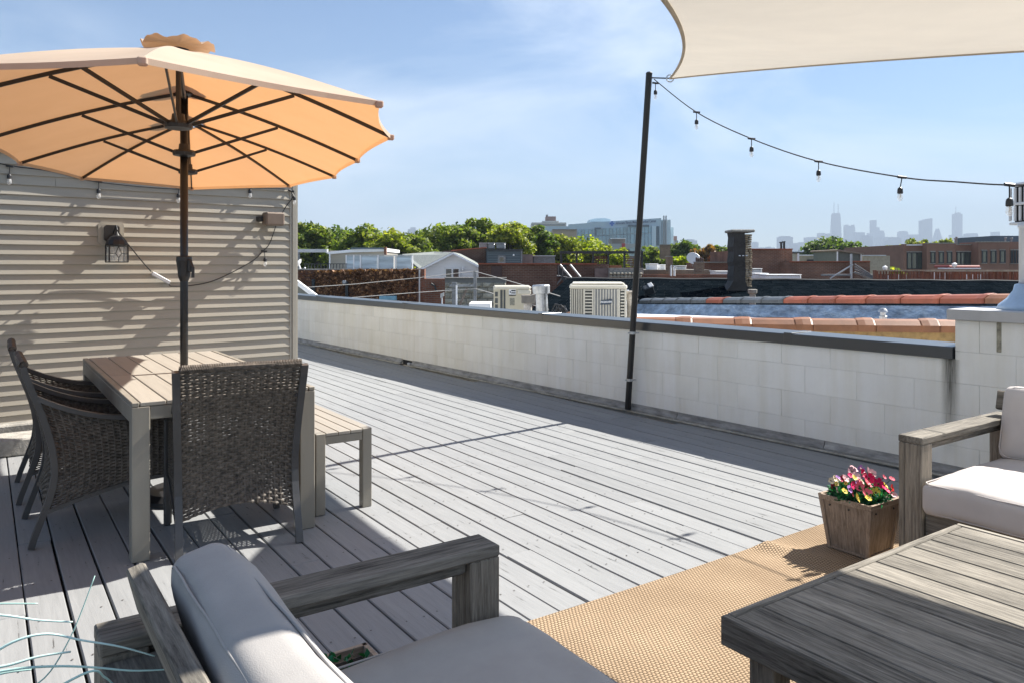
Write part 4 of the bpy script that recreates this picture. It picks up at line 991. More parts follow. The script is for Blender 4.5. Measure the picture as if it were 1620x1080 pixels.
M_dark = mat("dark_paint", (.02,.025,.03), rough=.5, bump=0)
M_win = darkglass("window_glass")
M_winlt = darkglass("window_glass_green", (.05,.07,.06))
def bx(mb, u0, u1, v0, v1, y, dy, zb=None):
    mb.box((PX(u0, y), y, PZ(v1, y) if zb is None else zb), (PX(u1, y), y + dy, PZ(v0, y))); return mb
def bld(name, label, cat, u0, u1, v0, y, dy, m, group=None, zb=GZ, nm='wall', rz=0):
    t = thing(name, label, cat, ((PX(u0, y) + PX(u1, y))/2, y + dy/2, zb), rz, group)
    mb = MB(); bx(mb, u0, u1, v0, 0, y, dy, zb); part(nm, mb, m, t, world=True); return t
def sub(t, nm, m, u0, u1, v0, v1, y, dy, parent=None, c=None, label=None, kind=None):
    mb = MB()
    if c: mb.cbox((PX(u0, y), y, PZ(v1, y)), (PX(u1, y), y + dy, PZ(v0, y)), c)
    else: bx(mb, u0, u1, v0, v1, y, dy)
    return part(nm, mb, m, parent or t, world=True, label=label, kind=kind)
def window(t, u0, u1, v0, v1, y, fr=.06, mfr=None, mg=None, cols=1, depth=.05):
    """frame standing proud of the wall face at distance y, recessed pane inside"""
    mb = MB(); x0, x1, z0, z1 = PX(u0, y), PX(u1, y), PZ(v1, y), PZ(v0, y); yf = y - depth
    mb.box((x0, yf, z0), (x0+fr, y-.002, z1)); mb.box((x1-fr, yf, z0), (x1, y-.002, z1)); mb.box((x0+fr, yf, z1-fr), (x1-fr, y-.002, z1)); mb.box((x0+fr, yf, z0), (x1-fr, y-.002, z0+fr))
    for i in range(1, cols): xm = x0 + (x1-x0)*i/cols; mb.box((xm-fr/2, yf, z0+fr), (xm+fr/2, y-.002, z1-fr))
    w = part("window", mb, mfr or M_white, t, world=True)
    mb = MB(); mb.box((x0+fr, y-.02, z0+fr), (x1-fr, y-.003, z1-fr)); part("pane", mb, mg or M_win, w, world=True)
    return w

# -- neighbouring low roofs just beyond the parapet
t = thing("neighbour_roof", "flat white coated roof next door, between the two rows of clay coping tiles", "roof", (5, 12, GZ))
A0, A1 = Vector((1.36, 8.45, 0)), Vector((9.2, 7.0, 0))           # near coping line
B0, B1 = Vector((3.7, 22.0, .36)), Vector((6.9, 9.0, .98))        # far coping line
Bm = B0.lerp(B1, .5)
RN, RF, FN, FF = Vector((7.4, 7.4, .60)), Vector((B1.x+.2, B1.y+.1, .70)), Vector((1.45, 8.75, .35)), Vector((B0.x-.1, B0.y, .02))
mb = MB(); mb.grid(lambda a, b: (FN*(1-a) + RN*a)*(1-b) + (FF*(1-a) + RF*a)*b, 12, 12); part("roof", mb, M_roofw, t, world=True, fixn=False)
mb = MB(); mb.prism([Vector((p.x, p.y, GZ)) for p in (FN, RN, RF, FF)], (0, 0, -.02 - GZ)); part("building_body", mb, M_brk_dark, t, world=True)
def roof_z(v): return (RF.z*(1-v) + FF.z*v)
M_memb = mat("blue_grey_membrane", (.24,.31,.39), rough=.5, var=.65, scale=2.6, stretch=(1,1,2.5), detail=10, bump=1., bscale=7, bdist=.05, rv=0, spec=.7)
mb = MB(); nseg = 40
def memf(u, v):
    p = B0.lerp(B1, u); wob = .03*math.sin(31*u + 4*v) + .02*math.sin(57*u); zb_ = FF.z + (RF.z - FF.z)*u - .02; z = zb_ + (p.z - .09 - zb_)*v
    return Vector((p.x - .30 + .22*v + wob*(1-v), p.y - .02, z))
mb.grid(memf, 80, 6); part("flashing_membrane", mb, M_memb, t, world=True, smooth=True, fixn=False)
mb = MB(); b4 = [Vector((B0.x, B0.y, GZ)), Vector((B1.x, B1.y, GZ)), Vector((B1.x+.24, B1.y, GZ)), Vector((B0.x+.24, B0.y, GZ))]
vs_ = b4 + [Vector((B0.x, B0.y, B0.z-.09)), Vector((B1.x, B1.y, B1.z-.09)), Vector((B1.x+.24, B1.y, B1.z-.09)), Vector((B0.x+.24, B0.y, B0.z-.09))]
mb.add(vs_, [(0,1,5,4),(1,2,6,5),(2,3,7,6),(3,0,4,7),(4,5,6,7),(3,2,1,0)]); part("party_wall", mb, M_brk_mid, t, world=True)
M_greyt = mat('grey_glazed_tile', (.085,.09,.092), rough=.4, var=.3, bump=.1)
M_cbrick = mat('crumbling_brick', (.34,.27,.18), rough=.95, var=.4, scale=9, bump=.9, bscale=30, bdist=.02, rv=.2)
def coping(t, a, b, n, w, h, mats, collar=.16):
    """row of half-round clay coping tiles with raised collars"""
    d = (b - a); ln = d.length / n; d.normalize(); s_ = Vector((-d.y, d.x, 0)).normalized(); up = Vector((0,0,1))
    for i in range(n):
        p0 = a + d*ln*i; mb = MB()
        def prof(p, k, e): return [p + s_*(-w/2*k) + up*(-h*.55), p + s_*(-w/2*k) + up*(h*.15*k), p + s_*(-w*.28*k) + up*(h*.62*k), p + up*(h*.78*k), p + s_*(w*.28*k) + up*(h*.62*k), p + s_*(w/2*k) + up*(h*.15*k), p + s_*(w/2*k) + up*(-h*.55)]
        secs = [(0.0, 1.06), (.02, 1.15), (collar*.6, 1.15), (collar, 1.07), (collar + .012, 1.0), (ln - .006, 1.0)]
        b0 = len(mb.v)
        for (q_, k) in secs: mb.v += [tuple(x) for x in prof(p0 + d*q_, k, 0)]
        for j in range(len(secs)-1):
            for c in range(7): mb.f.append((b0+j*7+c, b0+j*7+(c+1) % 7, b0+(j+1)*7+(c+1) % 7, b0+(j+1)*7+c))
        mb.f.append(tuple(b0+c for c in range(7))[::-1]); mb.f.append(tuple(b0+(len(secs)-1)*7+c for c in range(7)))
        part("coping_tile", mb, mats(i, n), t, world=True)
coping(t, B1 + Vector((.12,0,0)), B0 + Vector((.12,0,0)), 17, .34, .10, lambda i, n: M_terra_b if i < 2 else M_terra if i < 8 else M_greyt if i != 11 else M_terra)
for (u, v0, v1, y) in ((1397, 488, 511, 9.6),):
    q = P(u, v1, y); mb = MB(); hh = PZ(v0, y) - q.z; zb = .50; M_ = Matrix.Translation((q.x, q.y, 0))
    mb.lathe([(.045,zb),(.045,q.z+hh*.45),(.05,q.z+hh*.46),(.035,q.z+hh*.5),(.035,q.z+hh*.72),(.058,q.z+hh*.74),(.05,q.z+hh*.86),(.03,q.z+hh)], 14, M_)
    single("vent_pipe", mb, M_steel, "short bright metal vent pipe with a cap on the white roof", "vent pipe", at=(q.x, q.y, zb))
t2 = thing("coping_wall", "low brick wall topped with brown clay coping tiles, just over our parapet", "wall", (A1.x, A1.y, GZ))
dA = (A0 - A1).normalized(); sA = Vector((-dA.y, dA.x, 0)); zc = .765
mb = MB(); q4 = [A1 - sA*.10, A0 - sA*.10, A0 + sA*.10, A1 + sA*.10]
mb.prism([Vector((p.x, p.y, GZ)) for p in q4], (0,0, zc - .07 - GZ)); part("wall", mb, mat("ochre_mortar", (.30,.19,.07), var=.4, scale=12), t2, world=True)
coping(t2, Vector((A1.x, A1.y, zc)), Vector((A0.x, A0.y, zc - .03)), 13, .25, .095, lambda i, n: M_terra_b, collar=.17)

# -- black shingle roof
sh = thing("shingle_roof", "long black shingled roof slope running across the view behind the white roof", "roof", P(1200, 470, 25))
yr, ye = 28.5, 24.0; zr0, zr1 = PZ(442.5, yr), PZ(447.5, yr) ; ze = PZ(492, ye)
xl_t, xr_t = PX(896, yr), PX(1760, yr); xl_b, xr_b = PX(838, ye), PX(1880, ye)
rows_n = 11
def rf(u, s):     # s 0 ridge ..1 eave
    zt = zr0 + (zr1 - zr0)*u; x = (xl_t + (xr_t-xl_t)*u)*(1-s) + (xl_b + (xr_b-xl_b)*u)*s
    return Vector((x, yr + (ye-yr)*s, zt + (ze - zt)*s))
mb = MB()
for k in range(rows_n):
    u = 0.; s0, s1 = k/rows_n, (k+1)/rows_n + .012
    while u < 1:
        du = rnd.uniform(.010, .018); u1 = min(u + du, 1); lift = rnd.uniform(.004, .009); ds = rnd.uniform(0, .012)
        a, b_, c, d = rf(u, s0), rf(u1 - .0004, s0), rf(u1 - .0004, s1 + ds), rf(u, s1 + ds); up = Vector((0,-.3,1))*lift
        mb.add([a + Vector((0,0,.002)), b_ + Vector((0,0,.002)), c + up, d + up, c - Vector((0,0,.01)), d - Vector((0,0,.01))], [(0,1,2,3),(3,2,4,5)]); u = u1
M_shing = leaf("asphalt_shingle", (.0025,.0045,.0065), (.006,.009,.012), trans=0.0)
M_shing.node_tree.nodes['Principled BSDF'].inputs['Roughness'].default_value = .95; M_shing.node_tree.nodes['Principled BSDF'].inputs['Specular IOR Level'].default_value = 0.
part("shingles", mb, M_shing, sh, world=True, kind='stuff', fixn=False)
mb = MB(); mb.grid(lambda u, v: rf(u, v) - Vector((0,0,.02)), 4, 2); part("roof_deck", mb, M_dark, sh, world=True, fixn=False)
mb = MB(); pts = [rf(i/30, 0) + Vector((0,0,.02 + .015*math.sin(i*1.7))) for i in range(31)]; mb.tube(pts, .06, 6); part("ridge_cap", mb, mat("ridge_shingle", (.02,.023,.027), rough=.9), sh, world=True)
mb = MB(); mb.prism([rf(0,0) - Vector((0,0,.05)), rf(0,1) - Vector((0,0,.05)), Vector((xl_b, ye, GZ)), Vector((xl_t, yr, GZ))], (.15, 0, 0)); part("gable_wall", mb, M_brk_dark, sh, world=True)
mb = MB(); mb.box((xl_b+.3, ye+.1, GZ), (xr_b, yr+3, ze-.35)); part("wall", mb, M_brk_dark, sh, world=True)
# tar chimney leaning out of the shingles
ch = thing("chimney", "tall tar-covered brick chimney with crumbling bricks on its right side, on the black roof", "chimney", P(1176, 458, 26.8))
cy = 26.8; X0c, X1c = PX(1160.5, cy), PX(1190, cy); ztop = PZ(368, cy)
M_tar = mat("roofing_tar", (.035,.031,.028), rough=.75, var=.4, scale=3, bump=.8, bscale=9, bdist=.03, rv=0)
mb = MB(); n_ = 14; prof = []
for i in range(n_ + 1):
    s_ = i/n_; z = PZ(462, cy) - .3 + (ztop + .3 - PZ(462, cy))*s_; fl_ = .16*math.exp(-((s_-.1)/.12)**2)*1.6 if s_ < .35 else 0
    w0 = X0c - fl_ + .02*math.sin(i*2.1); w1 = X0c + (X1c-X0c)*.62 + fl_*.8 + .02*math.sin(i*1.3); prof.append((z, w0, w1))
for (z, a, b_) in prof: mb.v += [(a, cy-.02-.01*math.sin(z*9), z), (b_, cy-.02, z), (b_, cy+.75, z), (a, cy+.75, z)]
for i in range(n_):
    for c in range(4): mb.f.append((i*4+c, i*4+(c+1) % 4, (i+1)*4+(c+1) % 4, (i+1)*4+c))
mb.f.append((n_*4, n_*4+1, n_*4+2, n_*4+3)); part("tarred_stack", mb, M_tar, ch, world=True)
z = PZ(455, cy)
while z < ztop - .08:
    w = X0c + (X1c-X0c)*.62; e = X1c + rnd.uniform(-.04, .02)
    mb = MB(); mb.cbox((w+.004, cy + rnd.uniform(-.03,.03), z), (w + (e-w)*rnd.uniform(.45,.6), cy+.74, z+.066), .012); part("brick", mb, M_cbrick, ch, world=True)
    mb = MB(); mb.cbox((w + (e-w)*.62, cy + rnd.uniform(-.02,.04), z), (e, cy+.74, z+.066), .012); part("brick", mb, M_cbrick, ch, world=True)
    z += .078
mb = MB(); mb.cbox((X0c-.09, cy-.09, ztop), (X1c+.08, cy+.83, ztop+.10), .03); part("cap", mb, M_conc, ch, world=True)
for u in (1170, 1175.5, 1181):
    mb = MB(); p_ = P(u, 405, cy-.02); mb.cbox((p_.x-.035, p_.y-.03, p_.z-.018), (p_.x+.035, p_.y, p_.z+.018), .008); part("lime_patch", mb, M_white, ch, world=True)
sk = thing("roof_hatch", "small tilted black vent hood on the black shingles right of the pole", "roof vent", P(1026, 462, 26))
Mr = Matrix.Translation(P(1026, 457.5, 25.9)) @ Matrix.Rotation(R(-20), 4, 'Y') @ Matrix.Rotation(R(28), 4, 'X'); mb = MB(); mb.cbox((-.17,-.14,-.18), (.16,.12,.12), .03, Mr); part("hood", mb, M_dark, sk, world=True)
mb = MB(); mb.cbox((.02,-.13,.105), (.17,.13,.14), .01, Mr); part("edge", mb, M_lightmetal, sk, world=True)
q = P(1190.5, 462, 21.0); mb = MB(); mb.lathe([(.085,-.6),(.085,.0),(.11,.01),(.125,.03),(.125,.12),(.09,.13),(.02,.13)], 14, Matrix.Translation(q + Vector((0,0,-.06)))); mb.v = mb.v
single("flue", mb, M_conc, "stubby rusty white flue cap in front of the black shingles below the chimney", "flue", at=q + Vector((0,0,-.65)))

# -- air conditioners and flues on the roof next door (left part)
r1 = thing("flat_roof", "grey flat roof that carries the air conditioners behind the parapet", "roof", (0, 14, GZ))
mb = MB(); q1, q2 = WW(13.5, -.35, 0), WW(3.3, -.35, 0); mb.prism([(q1.x, q1.y, GZ), (q2.x, q2.y, GZ), (2.2, 9.0, GZ), (2.6, 18.6, GZ), (-6.5, 21.5, GZ)], (0,0, .16 - GZ)); part("roof", mb, M_roofg, r1, world=True)
M_ac = mat("cream_enamel", (.62,.58,.48), rough=.45, var=.06, scale=3, bump=.05, rv=.02)
M_acd = mat("grille_shadow", (.10,.105,.10), rough=.8, bump=0)
def text_obj(body, size, m, parent, M, name="lettering", ext=.001, bold=0.):
    cu = bpy.data.curves.new("txt", 'FONT'); cu.body = body; cu.size = size; cu.extrude = ext; cu.align_x = 'CENTER'; cu.align_y = 'CENTER'; cu.offset = bold
    o = bpy.data.objects.new("txt", cu); COL.objects.link(o); bpy.context.view_layer.update()
    me = bpy.data.meshes.new_from_object(o.evaluated_get(bpy.context.evaluated_depsgraph_get())); COL.objects.unlink(o); bpy.data.objects.remove(o)
    me.transform(M); me.materials.clear(); return part(name, me, m, parent)
yA = 11.8; acw = PX(994, yA) - PX(905, yA)
acr = thing("air_conditioner", "big cream condenser with ribbed grilles and a dark oval badge, left of the pole", "air conditioner", (PX(950, yA), yA + .4, .16), R(-5))
W_, D_ = acw/2, .42; Z1 = PZ(449, yA) - .16
mb = MB(); mb.cbox((-W_+.02,-D_+.02,0), (W_-.02,D_-.02,Z1-.06), .01); part("core", mb, M_acd, acr)
mb = MB(); mb.cbox((-W_-.01,-D_-.01,Z1-.085), (W_+.01,D_+.01,Z1-.02), .02); mb.cbox((-W_+.03,-D_+.03,Z1-.02), (W_-.03,D_-.03,Z1+.012), .015); part("top_cover", mb, M_ac, acr)
def U(u): return PX(u, yA) - PX(950, yA)
mb = MB()
for i in range(8): x = U(907) + i*(U(927)-U(907))/7; mb.cbox((x-.008,-D_-.004,.02), (x+.007,-D_+.024,Z1-.086), .003)
part("side_grille", mb, M_ac, acr, kind='stuff')
mb = MB()
for i in range(17): z = .05 + i*(Z1-.16)/16; mb.box((U(928.5),-D_-.004,z), (U(940.5),-D_+.024,z+.018))
for u in (928, 941.5): mb.cbox((U(u)-.012,-D_-.008,.02), (U(u)+.012,-D_+.024,Z1-.086), .003)
part("louvre_grille", mb, M_ac, acr, kind='stuff')
mb = MB()
for i in range(9): x = U(944.5) + i*(U(980)-U(944.5))/8; mb.cbox((x-.008,-D_-.004,.02), (x+.008,-D_+.024,Z1-.086), .003)
part("front_grille", mb, M_ac, acr, kind='stuff')
mb = MB(); mb.cbox((U(943),-D_+.0,.02), (U(981.5),-D_+.012,Z1-.086), .001); part("grille_back", mb, mat("grille_grey", (.22,.225,.22), bump=0), acr)
mb = MB()
for i in range(17):
    z = .05 + i*(Z1-.16)/16; mb.box((U(985),-D_-.004,z), (U(991),-D_+.024,z+.02)); mb.box((W_-.024,-D_+.06,z), (W_+.002,D_-.06,z+.02)); mb.box((-W_-.002,-D_+.06,z), (-W_+.024,D_-.06,z+.02))
for u in (982.5, 992.5): mb.cbox((U(u)-.014,-D_-.008,.02), (U(u)+.014,-D_+.024,Z1-.086), .003)
part("corner_louvres", mb, M_ac, acr, kind='stuff')
mb = MB(); pl_ = [(U(953),-D_-.02,Z1*.47+.17),(U(954.5),-D_-.02,Z1*.47+.235),(U(970),-D_-.02,Z1*.47+.262),(U(972),-D_-.02,Z1*.47+.25),(U(970.5),-D_-.02,Z1*.47+.19),(U(967),-D_-.02,Z1*.47+.175)]
mb.prism(pl_, (0,.015,0)); bdg = part("badge", mb, mat("badge_blue", (.05,.075,.11), rough=.3, bump=0), acr)
text_obj("FRIGIDAIRE", .034, M_white, acr, Matrix.Translation(((U(953)+U(972))/2, -D_-.0215, Z1*.47+.214)) @ Matrix.Rotation(R(-3),4,'Y') @ Matrix.Rotation(R(90),4,'X'), "lettering", bold=.0012)
# second condenser (mini split)
yB = 14.0
ac2 = thing("air_conditioner", "smaller beige condenser with black striped sticker, left of the rusty flue", "air conditioner", (PX(810, yB), yB+.2, .16), R(2))
def U2(u): return PX(u, yB) - PX(810, yB)
def Z2(v): return PZ(v, yB) - .16
M_ac2 = mat("beige_enamel", (.56,.51,.38), rough=.5, var=.06, bump=.05, rv=0)
mb = MB(); mb.cbox((U2(780.5),-.2,0), (U2(838),.2,Z2(456)), .01); part("body", mb, M_ac2, ac2)
mb = MB(); mb.cbox((U2(780),-.22,Z2(459)), (U2(839),.22,Z2(452.5)), .025); mb.cbox((U2(818),-.225,Z2(466)), (U2(839.5),.2,Z2(459)), .01); part("top_cover", mb, M_ac, ac2)
for (u0,u1,v0,v1,nm) in ((782.5,787,462,469.5,"vent_opening"),(782.5,787,472,480,"vent_opening"),(782.5,787,482,490,"vent_opening"),(790.8,794.5,459,489,"slot_grille"),(796,799,459,489,"slot_grille")):
    mb = MB(); mb.box((U2(u0),-.204,Z2(v1)), (U2(u1),-.199,Z2(v0))); part(nm, mb, M_acd, ac2)
mb = MB(); mb.box((U2(804.5),-.204,Z2(466.5)), (U2(815.5),-.2,Z2(458))); stk = part("sticker", mb, M_white, ac2)
for (u0,u1,v0,v1) in ((806,807.3,461,464),(808.3,815,459.3,461.3),(808.3,815,463,464.8),(804.8,815.3,466.8,468.5)):
    mb = MB(); mb.box((U2(u0),-.2065,Z2(v1)), (U2(u1),-.2042,Z2(v0))); part("printed_bar", mb, M_dark, stk)
mb = MB(); mb.box((U2(806),-.204,Z2(483.5)), (U2(813.5),-.2,Z2(472))); part("rating_plate", mb, mat("plate_grey", (.25,.24,.19), var=.5, scale=60), ac2)
M_rust = mat("rusty_metal", (.38,.33,.27), rough=.7, var=.55, scale=7, col2=(.45,.42,.38), bump=.4, rv=.05)
def flue(label, u, v0, v1, y, r_, cap, m, lean=0.):
    q = Vector((PX(u, y), y, .16)); zt = PZ(v0, y); t = thing("flue", label, "flue", q)
    mb = MB(); Ml = Matrix.Translation(q) @ Matrix.Rotation(lean, 4, 'Y'); h = zt - q.z
    mb.lathe([(r_,0),(r_,h*.45),(r_*1.03,h*.46),(r_*1.03,h*.48),(r_*.96,h*.5),(r_*.96,h-.1)], 16, Ml); part("pipe", mb, m, t, world=True, smooth=False)
    mb = MB()
    if cap == 'box': mb.cbox((-r_*1.5,-r_*1.3,h-.14), (r_*1.3,r_*1.3,h), .008, Ml); mb.cbox((r_*.9,-r_*1.35,h-.15), (r_*1.6,r_*1.35,h+.01), .005, Ml)
    else: mb.lathe([(r_*.96,h-.15),(r_*1.35,h-.14),(r_*1.4,h-.02),(r_*1.3,h),(.02,h+.005)], 16, Ml)
    part("cap", mb, m if cap != 'box' else mat("sooty_metal", (.22,.20,.175), rough=.7, var=.3), t, world=True)
flue("short rusty square-capped flue in front of the beige condenser", 835, 467, 490, 13.3, .075, 'box', M_rust)
flue("galvanised round flue with a pale cap, leaning slightly, between the two condensers", 859.5, 451, 495, 12.6, .105, 'cap', M_steel, R(-2.5))
flue("thin galvanised flue just right of the badge condenser", 989.5, 459, 505, 12.9, .045, 'cap', M_steel)
flue("weathered tan flue close behind the leaning pole", 999, 461, 505, 12.2, .075, 'cap', M_rust)
wb = thing("roof_cables", "tangle of dark hoses and cables on the roof left of the badge condenser", "cables", P(885, 492, 12.8), kind='stuff')
mb = MB()
for i in range(9):
    a = rnd.uniform(868, 890); b_ = rnd.uniform(885, 905); y = rnd.uniform(12.2, 13.2); mb.tube([P(a, 498, y), P(a + (b_-a)*.3, rnd.uniform(481, 488), y), P(a + (b_-a)*.7, rnd.uniform(484, 490), y), P(b_, rnd.uniform(488, 500), y)], .012, 5)
part("hose", mb, M_black, wb, world=True, kind='stuff')
# steel frame carrying overhead cables
M_gm = mat("grey_steel", (.19,.20,.21), rough=.6, var=.3, scale=9)
fm = thing("steel_gantry", "grey steel post frame on the roof carrying the overhead cables", "steel frame", P(735, 482, 19))
for (nm, u0, u1, v0, v1) in (("post",749,754,428.5,490), ("post",715,722.5,447,490), ("crossbar",711,750,450.5,454)):
    sub(fm, nm, M_gm, u0, u1, v0, v1, 19.0 if nm == "post" else 18.95, .08)
mb = MB(); mb.ribbon([P(727,484,19), P(739,456,19)], (0,1,0), .06, .05); part("brace", mb, mat("rusty_brace", (.14,.11,.09)), fm, world=True)
sub(fm, "pipe", M_white, 721, 723.5, 452, 490, 18.9, .05)
M_cab = mat("grey_cable", (.42,.40,.37), bump=0)
for lb, pts in (("upper overhead cable crossing the ivy wall to the grey post", [P(380,460,17), P(470,456,18), P(560,450,18.5), P(660,440,19), P(750,429.5,19)]),
               ("lower overhead cable sagging below the upper one to the grey post", [P(440,475,17), P(560,471,18.3), P(660,463,18.8), P(752,457,19)]),
               ("cable dropping from the grey post over the beige condenser", [P(751,429.5,19), P(800,443,16.5), P(860,461,14), P(886,469,13)]),
               ("cable dropping behind the condensers from the lower arm of the post", [P(752,457,19), P(785,466,17), P(840,482,14), P(868,490,12.7)])):
    mb = MB(); mb.tube(pts, .008, 5); single("cable", mb, M_cab, lb, "cable", group="overhead cables", at=pts[0])
# small gable and patch close behind the parapet at far left
sg = thing("dormer", "grey dormer gable with white trim peeking over the parapet beside the siding", "dormer", P(480, 470, 17))
mb = MB(); mb.prism([P(440,478,17), P(440,428,17), P(503,475,17), P(503,478,17)], (0,.3,0)); part("wall", mb, mat("sage_shingle_wall", (.12,.13,.12)), sg, world=True)
mb = MB(); mb.prism([P(438,420.5,16.9), P(438,428,16.9), P(500,474.5,16.9), P(508,472.5,16.9)], (0,.12,0)); part("rake_trim", mb, M_white, sg, world=True)

# -- ivy covered brick building
yI = 31.0
iv = bld("building", "long low brick building covered with brown dead ivy, glass screens on its roof", "building", 380, 664.5, 427.5, yI, .5, M_brk_red)
mb = MB(); mb.prism([Vector((PX(380, yI+.5), yI+.5, GZ)), Vector((PX(663.5, yI+.5), yI+.5, GZ)), Vector((PX(660, yI+9), yI+9, GZ)), Vector((PX(380, yI+9), yI+9, GZ))], (0, 0, PZ(429, yI) - GZ)); part("flat_roof", mb, M_roofg, iv, world=True)
sub(iv, "corner_pier", M_brk_red, 659, 671.5, 426, 560, yI-.15, .5)
sub(iv, "downpipe", M_lightmetal, 662.5, 664.3, 427, 560, yI-.28, .1)
sub(iv, "coping", M_conc, 380, 660, 425.6, 427.3, yI-.1, .5)
mb = MB(); q = random.Random(3)
def ivy(n, u0, u1, v0, v1, s0, s1):
    for i in range(n):
        u = q.uniform(u0, u1); v = q.uniform(v0, v1)
        if u > 634 and v > 462 and q.random() < .85: continue
        if u < 500 and q.random() < .4: continue
        c = P(u, v, yI - q.uniform(.03, .22)); a = Vector((q.uniform(-1,1), q.uniform(-.6,.6), q.uniform(-1,.2))).normalized(); b_ = a.cross(Vector((q.uniform(-1,1), 1, q.uniform(-1,1)))).normalized(); s = q.uniform(s0, s1)
        mb.add([c - a*s, c + b_*s*.6, c + a*s, c - b_*s*.6], [(0,1,2,3)])
ivy(4200, 565, 660, 427, 482, .05, .11); ivy(3000, 500, 570, 428, 482, .03, .085); ivy(1300, 440, 505, 428, 482, .03, .06)
M_ivy = leaf("dead_ivy", (.06,.026,.014), (.24,.11,.05), (.60,.33,.17), trans=.15)
part("ivy", mb, M_ivy, iv, world=True, kind='stuff', fixn=False)
sub(iv, "blue_awning", mat("blue_panel", (.22,.42,.52), bump=0), 600, 627, 468.5, 475, yI-.4, .4); sub(iv, "dark_opening", M_dark, 627, 634, 466, 480, yI-.06, .05)
for u, v0, v1 in ((493, 442, 462), (546, 446, 478)): sub(iv, "dark_opening", M_dark, u, u+4.5, v0, v1, yI-.3, .1)
sub(iv, "floodlight", M_steel, 541, 547, 444, 450, yI-.45, .2, c=.03)
# screens, shed and pergola on its roof
gsn = thing("glass_screen", "row of pale corrugated glass screens along the roof edge above the ivy", "glass screen", P(600, 427, 32.2))
M_corr = mat("pale_glazing", (.42,.50,.55), rough=.25, var=.35, scale=1.2, stretch=(.5,1,5), bump=.3, bscale=4, bdist=.03, spec=.8, rv=.1)
for u0, u1 in ((548,560),(560,570),(571,597),(599,623.5),(626,651)):
    sub(gsn, "panel", M_corr, u0+.8, u1-.8, 405.5, 425.5, 32.2, .06)
for u in (547.5, 559.5, 570, 598, 625, 652): sub(gsn, "post", M_white, u-.9, u+.9, 404, 426, 32.14, .1)
sub(gsn, "top_rail", M_steel, 547, 653, 403.4, 405, 32.16, .12)
sd_ = bld("shed", "small beige sided rooftop shed with a white fascia behind the glass screens", "shed", 521, 608, 397, 34, 4, M_siding, zb=PZ(427, 34)-.2)
mb = MB(); mb.prism([P(514,399.5,33.8), P(555,395.2,33.8), P(609,392.8,33.8), P(609,398,33.8), P(555,399.6,33.8), P(520,402.5,33.8)], (0,4.4,0)); part("roof", mb, M_white, sd_, world=True)
sub(sd_, "gutter", mat("slate_blue", (.10,.14,.17)), 555, 607.5, 392.2, 394.4, 33.7, .1); sub(sd_, "end_post", M_brk_red, 607.5, 611, 391, 404, 33.7, .2); sub(sd_, "downpipe", M_white, 520.5, 522.3, 402, 428, 33.75, .1)
pg = thing("pergola", "grey beam of a rooftop pergola beside the siding corner, over the ivy building", "pergola", P(490, 427, 33))
sub(pg, "beam", M_lightmetal, 420, 517, 394.5, 399.5, 33, .3); sub(pg, "post", M_gm, 470.5, 473, 399.6, 428, 33, .15)
rl = thing("railing", "thin black rooftop railing left of the glass screens", "railing", P(515, 427, 31.6))
for u in range(482, 548, 5): sub(rl, "baluster", M_dark, u, u+.9, 418.5, 427, 31.6, .04)
sub(rl, "rail", M_dark, 480, 549, 417.4, 418.4, 31.58, .06)
sb = thing("satellite_dish", "small white satellite dish on the ivy building roof by the siding corner", "satellite dish", P(480, 425, 31.3))
mb = MB(); mb.lathe([(.02,0),(.16,.03),(.24,.10),(.25,.105),(.15,.04)], 16, Matrix.Translation(P(473,420,31.3)) @ Matrix.Rotation(R(-50),4,'Y')); part("dish", mb, M_white, sb, world=True)
mb = MB(); mb.tube([P(473,420,31.2), P(477,429,31.2), P(483,424,31.1)], .03, 5); part("arm", mb, M_white, sb, world=True)

# -- orange brick + split faced block walls
bw_ = bld("building", "orange brick garage wall between the ivy building and the rough block wall", "building", 671.5, 704, 441.5, 29.5, .4, M_brk_red)
mb = MB(); mb.tube([P(682,449,29.4), P(688,453,29.4), P(690,461,29.4)], .04, 5); part("pipe", mb, M_dark, bw_, world=True)
M_split = mat("split_face_block", (.36,.33,.26), rough=.95, var=.3, scale=3, bump=.9, bscale=7, bdist=.05, rv=.2)
M_smoothb = mat("smooth_grey_block", (.20,.20,.19), rough=.9, var=.1, rv=.1)
sf = thing("block_wall", "rough split-faced concrete block wall behind the grey steel frame", "wall", P(750, 482, 28.5))
mb = MB(); bx(mb, 704, 800.5, 440.6, 0, 28.5, .3, GZ); part("core", mb, M_smoothb, sf, world=True)
yS = 28.5; z = PZ(447.5, yS); k = 0
while z > PZ(492, yS):
    x = PX(704, yS) + (.0 if k % 2 else -.2); h = .19
    while x < PX(800.5, yS):
        a, b_ = max(x, PX(704, yS)), min(x + .39, PX(800.5, yS))
        if b_ - a > .05:
            mb = MB(); fr = yS - .05; n3 = 3
            def bf(u, v): e = 0 if u in (0, 1) or v in (0, 1) else rnd.uniform(.02, .10); return Vector((a + .006 + (b_-a-.012)*u, fr + .03 - e, z - h + .006 + (h-.012)*v))
            mb.grid(bf, 4, 3); mb.box((a+.006, fr+.029, z-h+.006), (b_-.006, yS-.002, z-.006)); part("block", mb, M_split, sf, world=True, fixn=False)
        x += .40
    z -= .2; k += 1
sub(sf, "coping", M_conc, 703, 801.5, 439.4, 440.8, yS-.08, .5)
lt = thing("floodlight", "small hooded floodlight on a white post by the orange brick wall", "floodlight", P(698, 482, 27.5)); sub(lt, "post", M_white, 698, 700, 468, 490, 27.5, .06); mb = MB(); mb.prism([P(696.5,472,27.4), P(697,465,27.4), P(702,463,27.4), P(702,469,27.4)], (0,.2,0)); part("head", mb, M_steel, lt, world=True)
